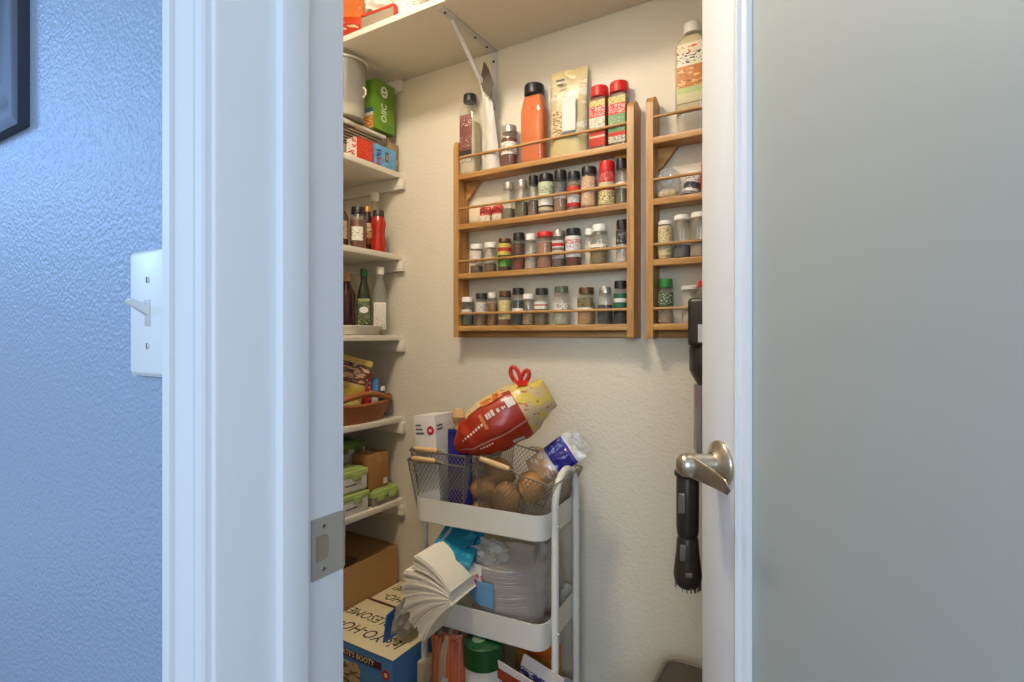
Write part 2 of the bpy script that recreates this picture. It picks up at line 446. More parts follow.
p = on_Y(28, 126, YW0 - 0.002)
fx, fz, fw, fh = p.x, p.z, 0.46, 0.62
pf = thing('picture_frame', 'dark moulded picture frame hanging on the blue-grey wall', 'picture frame', (fx - fw / 2, YW0, fz + fh / 2))
DARKF = mat('dark_frame_paint', (50, 56, 68), 0.55, var=0.1)
def fprof(b, horizontal, s):
    pr_ = [(0, 0), (0, -0.026), (0.006, -0.031), (0.014, -0.030), (0.020, -0.024), (0.036, -0.020), (0.042, -0.024), (0.050, -0.022), (0.056, -0.010), (0.056, 0)]
    hw, hh = fw / 2, fh / 2
    n = len(pr_)
    if horizontal:
        pr_ = [(u * 1.5, v * 0.45) for u, v in pr_]
        vs = [(-hw + u, v, s * (hh - u)) for u, v in pr_] + [(hw - u, v, s * (hh - u)) for u, v in pr_]
    else:
        pr_ = [(u * 1.5, v * 0.45) for u, v in pr_]
        vs = [(s * (hw - u), v, -hh + u) for u, v in pr_] + [(s * (hw - u), v, hh - u) for u, v in pr_]
    b.add(vs, [(i, i + 1, n + i + 1, n + i) for i in range(n - 1)] + [(n - 1, 0, n, 2 * n - 1)])
for hz in (True, False):
    for s in (-1, 1): part(pf, 'frame_rail' if hz else 'frame_stile', DARKF, lambda b: fprof(b, hz, s), smooth=25)
part(pf, 'mat_board', mat('mat_board_grey', (178, 186, 196), 0.7), lambda b: b.box((-fw / 2 + 0.075, -0.005, -fh / 2 + 0.075), (fw / 2 - 0.075, -0.002, fh / 2 - 0.075)))
part(pf, 'print', mat('print_blue_grey', (120, 134, 152), 0.7, var=0.3, vscale=12), lambda b: b.box((-fw / 2 + 0.11, -0.0068, -fh / 2 + 0.11), (fw / 2 - 0.11, -0.0055, fh / 2 - 0.11)))

# ------------------------------------------------------------------ pantry ceiling lamp (above the frame)
lamp = thing('ceiling_lamp', 'flush round ceiling lamp lighting the pantry from above', 'lamp', (-0.84, 0.64, ZC))
part(lamp, 'base', mat('lamp_base_white', (230, 228, 222), 0.4), lambda b: b.lathe([(0.13, -0.025), (0.13, 0)], 32))
def emis(name, col, s):
    m, N, L, b = nt(name)
    b.inputs['Base Color'].default_value = col; b.inputs['Emission Color'].default_value = col; b.inputs['Emission Strength'].default_value = s
    return m
part(lamp, 'diffuser', emis('lamp_diffuser', (1.0, 0.88, 0.74, 1), 80.0), lambda b: b.lathe([(0.12, -0.025), (0.115, -0.045), (0.09, -0.062), (0.05, -0.071), (0.01, -0.074)], 32))

# ------------------------------------------------------------------ white wall shelves on the left
XS = -1.377
SHZ = [0.597, 0.297, 0.003, -0.297, -0.597]
names = ['white wall shelf holding the small red and blue boxes', 'white wall shelf holding the red hourglass sauce bottle', 'white wall shelf under the round white tray', 'white wall shelf under the wicker basket', 'lowest white wall shelf, holding green-lidded containers']
for z, lab in zip(SHZ, names):
    s = thing('wall_shelf', lab, 'shelf', (XS, YB, H + z), 0, 'stacked shelves on the left pantry wall')
    part(s, 'board', SHELFW, lambda b: b.box((XL - XS, -1.08, -0.0195), (0, 0, 0), 0.0015))
    part(s, 'cleat', SHELFW, lambda b: b.box((XL - XS, -0.018, -0.060), (0.012, 0, -0.0195), 0.001))
    part(s, 'side_cleat', SHELFW, lambda b: b.box((XL - XS, -1.08, -0.060), (XL - XS + 0.018, -0.018, -0.0195), 0.001))
ZU = 0.938
s = thing('upper_shelf', 'long white upper shelf running above the spice racks', 'shelf', (0, YB, H + ZU))
part(s, 'board', SHELFW, lambda b: b.box((XS - 0.002, -0.30, 0), (XR, 0, 0.019), 0.0015))
part(s, 'return_board', SHELFW, lambda b: b.box((XL, -1.08, 0), (XS - 0.003, 0, 0.019), 0.0015))
part(s, 'cleat', SHELFW, lambda b: b.box((XL, -0.018, -0.040), (XS + 0.006, 0, 0), 0.001))
# bracket
pb = on_Y(494.5, 100, YB)
br = thing('shelf_bracket', 'white steel angle bracket under the upper shelf', 'bracket', (pb.x, YB, H + ZU))
BRW = mat('bracket_white', (208, 206, 202), 0.4)
part(br, 'wall_arm', BRW, lambda b: b.box((-0.012, -0.004, -0.215), (0.012, 0, 0), 0.001))
part(br, 'shelf_arm', BRW, lambda b: b.box((-0.012, -0.285, -0.004), (0.012, 0, 0), 0.001))
part(br, 'brace', BRW, lambda b: b.tube([(0, -0.225, -0.006), (0, -0.222, -0.014), (0, -0.012, -0.175), (0, -0.006, -0.185)], [0.006, 0.007, 0.007, 0.006], 8))
SCR = mat('dark_screw', (92, 84, 74), 0.4, 0.7)
for yy in (-0.045, -0.11, -0.262): part(br, 'screw', SCR, lambda b: b.lathe([(0.0045, -0.006), (0.0045, -0.003)], 10, c=(0, yy, 0)))
for zz in (-0.035, -0.19): part(br, 'screw', SCR, lambda b: b.lathe([(0.0045, 0), (0.0045, 0.003)], 10, M=Matrix.Translation((0, -0.0035, zz)) @ Matrix.Rotation(R(90), 4, 'X')))

# ------------------------------------------------------------------ oak spice racks
RH, RD, RTH = 0.655, 0.062, 0.020
SHB = [0.516, 0.351, 0.188, 0.016]          # shelf undersides above the horizon
RAILS = [0.588, 0.420, 0.2455, 0.0735]
def spice_rack(x0, x1, label):
    r = thing('spice_rack', label, 'spice rack', ((x0 + x1) / 2, YB, H - 0.004), 0, 'oak spice racks on the pantry wall')
    hw = (x1 - x0) / 2
    for sgn in (-1, 1):
        a, c = (-hw, -hw + RTH) if sgn < 0 else (hw - RTH, hw)
        rad = 0.03
        poly = [(0, 0), (-RD, 0), (-RD, RH - rad)] + [(-RD + rad - rad * math.cos(t), RH - rad + rad * math.sin(t)) for t in [PI / 2 * i / 6 for i in range(1, 7)]] + [(0, RH - 0.012)]
        part(r, 'side_panel', OAK_Z, lambda b: b.prism(poly, a, c, 'X'), smooth=30)
    for z in SHB:
        part(r, 'rack_shelf', OAK_X, lambda b: b.box((-hw + RTH, -RD + 0.001, z + 0.004), (hw - RTH, 0, z + 0.021), 0.0012))
    for z in RAILS:
        part(r, 'dowel_rail', OAK_X, lambda b: b.tube([(-hw + RTH - 0.002, -RD + 0.006, z + 0.004), (hw - RTH + 0.002, -RD + 0.006, z + 0.004)], 0.0042, 10))
    part(r, 'back_strip', OAK_X, lambda b: b.box((-hw + RTH, -0.014, 0.0), (hw - RTH, 0, 0.0195), 0.001))
    part(r, 'back_strip', OAK_X, lambda b: b.box((-hw + RTH, -0.010, SHB[0] + 0.021), (-hw + RTH + 0.03, 0, SHB[0] + 0.028), 0.001))
    for sgn in (-1, 1):
        x = sgn * (hw - RTH)
        part(r, 'corner_brace', OAK_X, lambda b: b.prism([(x, SHB[0] + 0.003), (x - sgn * 0.055, SHB[0] + 0.003), (x - sgn * 0.045, SHB[0] - 0.008), (x - sgn * 0.010, SHB[0] - 0.050), (x, SHB[0] - 0.055)], -0.018, 0, 'Y'))
    return r
RX0, RX1 = -1.098, -0.482
spice_rack(RX0, RX1, 'four-tier oak spice rack fully in view on the wall')
spice_rack(-0.449, -0.449 + 0.616, 'four-tier oak spice rack cut off by the open door')
YJ = YB - 0.030
STOP = [H + z + 0.0175 for z in SHB]       # shelf top surfaces

CAPS = {'white': (236, 232, 222), 'black': (28, 26, 26), 'silver': (186, 182, 172), 'red': (206, 34, 28), 'brown': (92, 66, 44), 'dark': (48, 44, 40), 'green': (38, 120, 48), 'olive': (84, 92, 66), 'gold': (170, 130, 60)}
def capmat(c):
    if c == 'silver': return mat('cap_silver', CAPS[c], 0.3, 0.7)
    if c in ('brown', 'gold'): return mat('cap_' + c, CAPS[c], 0.35, 0.4)
    return mat('cap_' + c, CAPS[c], 0.4)
def jar(label, px, py, wpx, shelf, cap, content, fill=0.7, lab=None, p=2.0, capf=0.17, shoulder=0.86, capw=0.92, group='spice jars in the wide oak rack', z0=None, dy=0.0, cat='spice jar', name='spice_jar', dep=None, tilt=None):
    """lab = (lo, hi, material, half angle in degrees)"""
    P = on_Y(px, py, YJ + dy)
    zb = STOP[shelf] if z0 is None else z0
    h = P.z - zb
    z = AX[0] * P.x + AX[1] * P.y
    r = wpx / 2 * z / F
    ry = min(r, 0.0245 + (0 if dy == 0 else 0.0)) if dep is None else dep
    t = thing(name, label, cat, (P.x, P.y, zb), 0, group)
    if tilt: t.rotation_euler = tilt
    hc = h * capf; hb = h - hc
    sy = ry / r
    if p != 2.0: pp = p
    else: pp = 2.0
    part(t, 'jar_body', GLASS, lambda b: b.lathe([(r * 0.94, 0), (r, 0.003), (r, hb * (shoulder - 0.08)), (r * 0.97, hb * shoulder), (r * 0.80, hb * 0.97), (r * 0.78, hb + hc * 0.3)], 24, sy=sy, p=pp))
    if content:
        cm = mat('spice_%d_%d_%d' % content, content, 0.85, bump=0.4, bscale=300, var=0.55, vscale=160)
        top = hb * min(fill, shoulder - 0.04)
        part(t, 'contents', cm, lambda b: b.lathe([(r * 0.90, 0.003), (r * 0.94, 0.006), (r * 0.94, top)], 24, sy=sy, p=pp))
    rc = r * capw
    part(t, 'lid', capmat(cap), lambda b: b.lathe([(rc, hb), (rc, hb + hc * 0.85), (rc * 0.93, hb + hc)], 40, sy=min(1, ry / rc) if sy < 0.8 else sy, rib=0.03 if cap in ('black', 'red', 'green') else 0))
    if lab:
        lo, hi, lm, ha = lab
        ctr = -PI / 2 + math.atan2(-P.x, P.y) * 0.5
        def fn(u, v):
            a = ctr + (u - 0.5) * 2 * R(ha)
            ca, sa = math.cos(a), math.sin(a)
            if pp != 2.0:
                ca = math.copysign(abs(ca) ** (2 / pp), ca); sa = math.copysign(abs(sa) ** (2 / pp), sa)
            return (r * 1.012 * ca, r * 1.012 * sy * sa, hb * (lo + (hi - lo) * v))
        part(t, 'label', lm, lambda b: b.grid(fn, 16, 1), smooth=60)
    return t
def L1(c, *prints): return band_mat([(0, c)], prints=[(0.1, 0.9, pc, am, sc) for pc, am, sc in prints], rough=0.55)
WL = (226, 220, 206); DK = (50, 46, 44)

# bottom shelf of the wide rack
B = 3
jar('short clear jar with white lid, leftmost on bottom rack shelf', 467.7, 297.3, 12.5, B, 'white', (92, 96, 74), 0.75, (0.45, 0.68, L1(WL, (DK, 0.42, 240)), 60))
jar('black-lidded jar of mottled spice with white label, second on bottom shelf', 481.4, 293.4, 12.5, B, 'dark', (132, 104, 76), 0.8, (0.5, 0.85, L1(WL, (DK, 0.45, 240)), 75))
jar('narrow jar of brown spice with small white cap, bottom shelf', 492.3, 292.7, 10.5, B, 'white', (140, 98, 52), 0.85, capw=0.75)
jar('jar with a tall pale yellow label and brown lid, bottom shelf', 505, 291, 13, B, 'brown', (120, 86, 54), 0.8, (0.22, 0.86, L1((222, 206, 140), ((150, 120, 60), 0.42, 260)), 85))
jar('black-capped jar of dark green herb beside the yellow-labelled jar', 518.2, 288.2, 12.5, B, 'black', (54, 58, 44), 0.8, (0.4, 0.55, L1(WL), 70))
jar('short white-lidded jar of tan spice, bottom shelf', 528.6, 294, 12.5, B, 'white', (168, 140, 102), 0.55)
jar('dark-lidded jar of brown seeds with small white and red label', 541.6, 288.4, 13.5, B, 'dark', (128, 106, 78), 0.6, (0.52, 0.76, band_mat([(0, WL), (0.45, (190, 60, 40)), (0.62, WL)]), 75), p=3)
jar('wide empty-looking glass jar with olive lid and angled white label', 561.4, 286.4, 18.5, B, 'olive', (186, 182, 160), 0.62, (0.42, 0.66, L1(WL, (DK, 0.44, 260)), 60), shoulder=0.78, capw=0.75)
jar('brown-lidded jar of tan powder with patterned label, bottom shelf', 586.4, 287.7, 16.5, B, 'brown', (176, 140, 86), 0.72, (0.42, 0.86, band_mat([(0, WL), (0.28, (150, 132, 90))], prints=[(0.3, 1, (70, 60, 44), 0.48, 260)]), 65), p=3.2)
jar('silver-capped octagonal jar of black peppercorns, bottom shelf', 605.2, 287, 14.5, B, 'silver', (62, 58, 52), 0.62, p=2.8, capw=0.78, shoulder=0.8)
jar('tall black-capped jar with green and white label, bottom right end', 620.5, 281, 13.5, B, 'black', (40, 42, 40), 0.8, (0.3, 0.85, band_mat([(0, (28, 30, 30)), (0.25, (36, 96, 62)), (0.55, WL), (0.75, (36, 96, 62))]), 80))
# third shelf
B = 2
jar('white-lidded clear jar with dark flakes, leftmost on third shelf', 476.8, 244.6, 13.2, B, 'white', (104, 86, 66), 0.3, (0.42, 0.9, L1((214, 208, 194), (DK, 0.36, 240)), 60))
jar('white-lidded clear jar with brown flakes, second on third shelf', 490.5, 243, 13.2, B, 'white', (122, 98, 70), 0.35, (0.46, 0.62, L1((214, 208, 194)), 60))
jar('brown-lidded jar with bright green and yellow label, third shelf', 504.8, 238.9, 14, B, 'brown', (82, 44, 24), 0.8, (0.16, 0.95, band_mat([(0, (96, 150, 60)), (0.42, (60, 80, 40)), (0.5, (206, 180, 80)), (0.66, (176, 44, 30)), (0.82, (206, 180, 80))], prints=[(0.05, 0.4, (40, 90, 30), 0.45, 250)]), 90), capf=0.12)
jar('tall black-capped jar of red-brown spice with dark label, third shelf', 518.9, 233.2, 12.5, B, 'black', (138, 58, 28), 0.8, (0.5, 0.88, L1((52, 60, 50), ((180, 70, 40), 0.42, 240)), 85), capf=0.2)
jar('white-capped clear jar of white crystals, third shelf', 530.9, 234.3, 12.5, B, 'white', (196, 186, 164), 0.6, capw=0.85)
jar('wide red-lidded jar of pinkish spice, third shelf', 545, 232.5, 16.5, B, 'red', (168, 120, 92), 0.82, None, capf=0.13, capw=1.0)
jar('silver-capped jar with a red spot on its label, third shelf', 558.7, 230.9, 13.8, B, 'silver', (110, 92, 78), 0.75, (0.28, 0.86, band_mat([(0, (196, 190, 178)), (0.45, (120, 110, 100)), (0.6, (206, 200, 190)), (0.68, (196, 40, 36)), (0.86, (206, 200, 190))], prints=[(0.05, 0.4, DK, 0.42, 260)]), 60))
jar('black-capped jar of dark red spice with large white label, third shelf', 573.4, 229, 16, B, 'black', (104, 40, 24), 0.8, (0.28, 0.94, band_mat([(0, (226, 224, 218)), (0.55, (226, 224, 218)), (0.62, (200, 50, 44)), (0.84, (226, 224, 218))], prints=[(0.3, 0.6, DK, 0.42, 260), (0.6, 0.9, (226, 224, 218), 0.5, 200)]), 85), capf=0.16)
jar('pale jar mostly hidden behind the white-lidded olive jar', 589.5, 229, 10, B, 'white', (214, 200, 170), 0.7, dy=0.012, dep=0.014)
jar('large white-lidded glass jar of olive leaves, third shelf', 599.6, 225.2, 17.5, B, 'white', (128, 112, 72), 0.55, (0.5, 0.6, L1(WL), 60), p=3.0, capw=0.85)
jar('black-capped jar with white lower label, right end of third shelf', 622.3, 220.2, 12.5, B, 'black', (206, 198, 184), 0.6, (0.55, 0.95, L1((40, 38, 38), (WL, 0.4, 240)), 85), capf=0.22)
# second shelf
B = 1
jar('silver-capped empty glass jar, first jar on second shelf', 508.8, 183.2, 12.5, B, 'silver', (120, 110, 84), 0.35, p=2.8, shoulder=0.8, capw=0.8)
jar('silver-capped glass jar of dark leaves, second jar on second shelf', 522, 181, 13.5, B, 'silver', (104, 96, 70), 0.5, p=2.8, shoulder=0.8, capw=0.8)
jar('slim black-capped jar between silver-capped and green-labelled jars', 533.4, 176.2, 10.5, B, 'black', (120, 96, 80), 0.5, (0.5, 0.6, L1(WL), 80), capf=0.22)
jar('black-capped jar with pale green and white label, second shelf', 546.2, 174.8, 15.5, B, 'black', (140, 120, 90), 0.8, (0.1, 0.95, band_mat([(0, (196, 180, 140)), (0.12, (50, 40, 36)), (0.18, (222, 220, 208)), (0.5, (196, 202, 168))], prints=[(0.25, 0.5, (90, 80, 76), 0.4, 260), (0.6, 0.85, (50, 50, 44), 0.44, 200)]), 85))
jar('black-capped jar of ground spice with silver badge, second shelf', 560.5, 171, 13.5, B, 'black', (150, 112, 82), 0.45, (0.42, 0.9, band_mat([(0, WL), (0.3, (120, 120, 112))], prints=[(0.4, 1, (40, 40, 40), 0.48, 240)]), 80), capf=0.22)
jar('black-capped jar with red and white banded label, second shelf', 574, 172.2, 13.5, B, 'black', (140, 100, 70), 0.8, (0.12, 0.72, band_mat([(0, (186, 34, 30)), (0.2, (222, 214, 204)), (0.62, (206, 58, 36))], prints=[(0.22, 0.6, DK, 0.42, 260)]), 85))
jar('wide black-capped jar of tan spice, second shelf', 589, 167.8, 16.5, B, 'black', (176, 122, 80), 0.85, (0.08, 0.9, L1((196, 158, 118), (WL, 0.4, 220)), 50))
jar('tall red-capped jar with red and cream label, second shelf', 607, 162.3, 16.5, B, 'red', (170, 134, 80), 0.8, (0.06, 0.98, band_mat([(0, (222, 208, 150)), (0.42, (200, 40, 30)), (0.52, (206, 190, 150)), (0.68, (200, 36, 30))], prints=[(0.02, 0.4, (110, 84, 40), 0.46, 200), (0.7, 1, WL, 0.38, 240)]), 85), capf=0.24)
jar('black-capped jar of green herbs, right end of second shelf', 621.7, 159.4, 11.5, B, 'black', (104, 96, 66), 0.45, (0.5, 0.62, L1(WL), 85), capf=0.22)
# little red and white packets lying at the left of the second shelf
RWP = band_mat([(0, (222, 214, 196)), (0.5, (198, 40, 32))], prints=[(0, 0.5, (150, 120, 80), 0.42, 130), (0.5, 1, WL, 0.36, 160)])
for i, (px, lab) in enumerate(((486, 'small red and cream spice packet at left end of second shelf'), (498, 'red and cream spice packet touching the silver-capped jar'))):
    P = on_Y(px, 214, YJ)
    t = thing('spice_packet', lab, 'packet', (P.x, P.y, STOP[1]), R(8 - 16 * i), 'red packets on the second rack shelf')
    part(t, 'packet_body', RWP, lambda b: b.box((-0.019, -0.010, 0), (0.019, 0.010, 0.048), 0.004))
    part(t, 'packet_flap', col_mat((200, 44, 34)), lambda b: b.box((-0.018, -0.003, 0.047), (0.018, 0.003, 0.053), 0.001))
P = on_Y(475, 214, YB - 0.012)
t = thing('recipe_card', 'blank cream card leaning at left end of second rack shelf', 'card', (P.x, P.y, STOP[1]))
part(t, 'card_front', col_mat((226, 212, 176), 0.7), lambda b: b.box((-0.021, -0.003, 0), (0.021, 0.0, 0.060), 0.0005))
part(t, 'card_back', col_mat((214, 200, 166), 0.7), lambda b: b.box((-0.021, 0.0004, 0), (0.021, 0.003, 0.058), 0.0005))

# ---- tall things on the top shelf of the wide rack
def bottle(name, label, cat, px0, px1, pytop, zb, wd, cap, caph, capr, body_col, labm=None, lr=(0.2, 0.75), group=None, neck=0.82, dy=0.0, fill=0.95, p=4.0, rz=0.0, tiltx=0.0, lw=0.8, dx=0.0, clear=True):
    """rectangular shouldered bottle; wd = (width, depth)"""
    P = on_Y((px0 + px1) / 2, pytop, YJ + dy)
    h = P.z - zb
    t = thing(name, label, cat, (P.x + dx, P.y, zb), rz, group)
    if tiltx: t.rotation_euler = (0, tiltx, rz)
    a, d = wd[0] / 2, wd[1] / 2
    hb = h - caph
    k = d / a
    M0 = [(a * 0.93, 0), (a, 0.006), (a, hb * neck), (a * 0.95, hb * (neck + 0.04)), (max(capr, a * 0.5), hb * 0.985), (capr * 0.9, hb), (capr * 0.9, hb + caph * 0.3)]
    part(t, 'bottle_body', GLASS if clear else col_mat(body_col, 0.4), lambda b: b.lathe(M0, 32, sy=k, p=p))
    if clear:
        cm = mat('fill_%d_%d_%d' % body_col, body_col, 0.8, bump=0.3, bscale=300, var=0.16, vscale=60)
        part(t, 'contents', cm, lambda b: b.lathe([(a * 0.9, 0.003), (a * 0.965, 0.008), (a * 0.965, hb * min(neck, fill))] + ([(a * 0.90, hb * (neck + 0.05)), (capr * 0.92, hb * 0.97)] if fill > 0.9 else [(a * 0.92, hb * min(neck + 0.035, fill + 0.001))]), 32, sy=k, p=p))
    part(t, 'lid', capmat(cap), lambda b: b.lathe([(capr, hb), (capr, hb + caph * 0.88), (capr * 0.94, hb + caph)], 44, rib=0.03 if cap in ('black', 'red') else 0))
    if labm:
        part(t, 'label', labm, lambda b: b.box((-a * lw, -d - 0.0012, hb * lr[0]), (a * lw, -d + 0.002, hb * lr[1]), 0.0008))
    return t
g1 = 'tall containers on the top shelf of the wide rack'
bottle('seasoning_bottle', 'tall clear bottle of pale salt with maroon label, left end of top shelf', 'bottle', 458, 482, 95.5, STOP[0], (0.066, 0.050), 'dark', 0.024, 0.022, (200, 188, 160), band_mat([(0, (200, 190, 170)), (0.14, (60, 50, 48)), (0.24, (124, 70, 62)), (0.92, (150, 100, 90))], prints=[(0.02, 0.2, (50, 40, 40), 0.45, 200), (0.3, 0.55, (186, 160, 150), 0.42, 120), (0.75, 0.9, WL, 0.4, 200)]), (0.16, 0.80), g1, tiltx=R(0), fill=0.7, lw=0.72)
bottle('spice_bottle', 'large black-capped bottle of bright orange powder', 'bottle', 519, 549.5, 86, STOP[0], (0.082, 0.052), 'black', 0.030, 0.031, (216, 106, 28), None, group=g1, fill=0.95, neck=0.76)
bottle('spice_bottle', 'red-capped bottle with red and cream label beside nut pouch', 'bottle', 590.3, 609, 88, STOP[0], (0.052, 0.040), 'red', 0.030, 0.0255, (140, 70, 40), band_mat([(0, (200, 60, 40)), (0.18, (214, 200, 170)), (0.22, (206, 60, 44)), (0.32, (214, 206, 180)), (0.62, (200, 52, 36)), (0.86, (206, 190, 110))], prints=[(0.34, 0.6, (60, 70, 40), 0.40, 260), (0.65, 0.85, WL, 0.42, 220), (0.86, 1, (60, 60, 30), 0.42, 300)]), (0.06, 0.92), g1, neck=0.9, lw=0.92)
bottle('spice_bottle', 'red-capped bottle with red and green label at right end of top shelf', 'bottle', 611, 631.5, 83, STOP[0], (0.054, 0.040), 'red', 0.030, 0.0265, (120, 90, 60), band_mat([(0, (216, 206, 180)), (0.14, (206, 60, 44)), (0.22, (110, 150, 96)), (0.6, (200, 52, 36)), (0.84, (206, 190, 110))], prints=[(0.02, 0.14, (60, 50, 40), 0.42, 260), (0.25, 0.55, (190, 200, 160), 0.4, 160), (0.62, 0.82, WL, 0.42, 220), (0.86, 1, (60, 60, 30), 0.42, 300)]), (0.06, 0.92), g1, neck=0.9, lw=0.92, dx=-0.006)
jar('squat brown jar with silver lid and white label, top rack shelf', 509.2, 127, 17.5, 0, 'silver', (110, 56, 28), 0.85, (0.35, 0.7, L1(WL, (DK, 0.40, 160)), 85), capf=0.16, group=g1)

def pouch(b, wv, h, T, nx=14, nz=18, seed=0, crinkle=0.0, top=0.14, bottom=0.25, lean=0.0, curl=0.0, topw=1.0):
    """closed inflated pouch standing on its gusset: seal at top, full at the bottom"""
    def half(sgn):
        def fn(u, v):
            x = (u - 0.5) * wv * (1 + (topw - 1) * v)
            e = 1 - abs(2 * u - 1) ** 3.0
            vz = min(1.0, v / max(bottom, 1e-4))
            fz = (0.72 + 0.28 * vz)
            tz = fz * max(0.0, min(1.0, (1 - v) / (1 - top))) ** 0.75 if v < 1 else 0
            if v > 1 - top * 0.8: tz *= 0.12
            y = sgn * T / 2 * e * tz + sgn * 0.0004
            n = mnoise.noise(Vector((x * 40 + seed, v * h * 30, sgn * 3.1)))
            y += crinkle * n * (0.3 + e)
            z = v * h + crinkle * 0.7 * mnoise.noise(Vector((x * 25 + seed * 2, 7.7, 1))) * v
            y += lean * v + curl * max(0, v - 0.7) ** 2
            return (x, y, z)
        return fn
    b.grid(half(-1), nx, nz); b.grid(half(1), nx, nz)
    o = len(b.v) - 2 * (nx + 1) * (nz + 1); n1 = (nx + 1) * (nz + 1)
    for i in range(nx):
        b.f.append((o + i, o + i + 1, o + n1 + i + 1, o + n1 + i))
        k = nz * (nx + 1); b.f.append((o + k + i, o + k + i + 1, o + n1 + k + i + 1, o + n1 + k + i))
    for j in range(nz):
        a = j * (nx + 1); c = a + nx
        b.f.append((o + a, o + a + nx + 1, o + n1 + a + nx + 1, o + n1 + a)); b.f.append((o + c, o + c + nx + 1, o + n1 + c + nx + 1, o + n1 + c))
P = on_Y(568.5, 67, YJ)
t = thing('nut_pouch', 'cream and silver stand-up pouch with clear window, top rack shelf', 'pouch', (P.x, YJ, STOP[0]), R(4), g1)
hP = P.z - STOP[0] - 0.004
pm = band_mat([(0, (200, 184, 130)), (0.2, (214, 200, 160)), (0.24, (204, 188, 144)), (0.9, (214, 196, 140))], rough=0.35, prints=[(0.25, 0.85, (222, 214, 196), 0.45, 30)], bump=0.3)
part(t, 'pouch_body', pm, lambda b: pouch(b, 0.120, hP, 0.048, seed=3, crinkle=0.004, curl=0.1, topw=0.96), smooth=70)
t['label'] = 'cream and silver stand-up pouch with clear window, top rack shelf'
def sheet(b, wv, h, y, seed=0, amp=0.002, x0=0, z0=0, th=0.0008, bulge=0.0):
    f_ = lambda s: (lambda u, v: (x0 + (u - 0.5) * wv, y - s - bulge * math.sin(PI * u) + amp * mnoise.noise(Vector((u * 5 + seed, v * 6, 0))), z0 + v * h))
    b.grid(f_(0), 8, 10); b.grid(f_(th), 8, 10)
part(t, 'window', band_mat([(0, (150, 112, 66))], prints=[(0, 1, (214, 190, 150), 0.5, 90)], rough=0.25), lambda b: sheet(b, 0.030, 0.085, -0.0205, 1, 0.003, -0.027, 0.050))
part(t, 'sticker', band_mat([(0, (214, 208, 196)), (0.06, (90, 86, 84)), (0.16, (216, 212, 202))], rough=0.5), lambda b: sheet(b, 0.042, 0.120, -0.0235, 2, 0.002, 0.010, 0.050))
part(t, 'printed_lines', mat('print_dark', (70, 62, 54), 0.6), lambda b: [b.box((-0.030 + 0.004 * k, -0.0235, hP * (0.83 - 0.05 * k)), (-0.004 - 0.004 * k, -0.0225, hP * (0.85 - 0.05 * k))) for k in range(2)])
# floppy white pouch with a dark panel folded over
P = on_Y(491, 60, YJ)
t = thing('foil_pouch', 'narrow white foil pouch with dark folded top, leaning by the bracket', 'pouch', (on_Y(492, 150, YJ).x, YJ, STOP[0]), 0, g1)
hF = P.z - STOP[0]
WFOIL = mat('white_foil', (214, 208, 196), 0.32, var=0.06, bump=0.8, bscale=35)
def foil(sg):
    def fn(u, v):
        wv = 0.060 * (1 - 0.45 * min(1, v / 0.6)) + 0.004
        x = (u - 0.5) * wv - 0.006 * v ** 0.8 + 0.008 * math.sin(v * 3)
        th = 0.022 * (1 - v) ** 1.2 * (1 - abs(2 * u - 1) ** 2.2) + 0.0008
        y = sg * th - 0.036 * v + 0.004 * mnoise.noise(Vector((u * 4, v * 9, 2))) 
        return (x, y, hF * 0.80 * v)
    return fn
part(t, 'pouch_body', WFOIL, lambda b: (b.grid(foil(-1), 8, 20), b.grid(foil(1), 8, 20)), smooth=70)
def diamond(b):
    zc = hF * 0.76; xb = 0.006
    pts = [(xb - 0.006, zc + 0.062), (xb + 0.010, zc + 0.036), (xb + 0.030, zc - 0.018), (xb + 0.018, zc - 0.060), (xb - 0.010, zc - 0.030), (xb - 0.022, zc + 0.004)]
    b.prism(pts, -0.046, -0.0445, 'Y')
part(t, 'dark_panel', mat('dark_panel_print', (88, 80, 70), 0.45, var=0.2, vscale=40), diamond)

# ---- right-hand rack
g2 = 'containers in the rack beside the door'
P = on_Y(690, 127, YJ)
t = thing('clear_tub', 'low clear plastic tub under the tall seasoning bottle', 'tub', (P.x + 0.014, YJ, STOP[0]), 0, g2)
part(t, 'tub_body', clear_mat('clear_plastic', (244, 240, 228), 0.3, 0.12), lambda b: b.lathe([(0.040, 0), (0.044, 0.003), (0.046, 0.045)], 32, sy=0.52, p=4))
part(t, 'tub_lid', clear_mat('clear_plastic', (244, 240, 228), 0.3, 0.12), lambda b: b.lathe([(0.047, 0.044), (0.047, 0.050), (0.044, 0.053)], 32, sy=0.52, p=4))
tl = band_mat([(0, (214, 206, 160)), (0.16, (186, 196, 130)), (0.26, (196, 120, 50)), (0.62, (224, 214, 186))], prints=[(0.27, 0.6, (232, 190, 120), 0.42, 60), (0.27, 0.6, (150, 70, 30), 0.36, 90), (0.66, 0.84, (40, 44, 60), 0.45, 130), (0.84, 0.96, (206, 70, 44), 0.42, 130)])
bottle('seasoning_bottle', 'tall white-capped seasoning bottle with picture label, beside the door', 'bottle', 673.5, 711, 24.5, STOP[0] + 0.053, (0.084, 0.052), 'white', 0.026, 0.0215, (206, 190, 150), tl, (0.10, 0.84), g2, neck=0.82, lw=0.80)
P = on_Y(668, 185, YJ)
t = thing('plastic_bag', 'crumpled clear plastic bag on second shelf of the door-side rack', 'bag', (P.x, YJ - 0.002, STOP[1]), 0, g2)
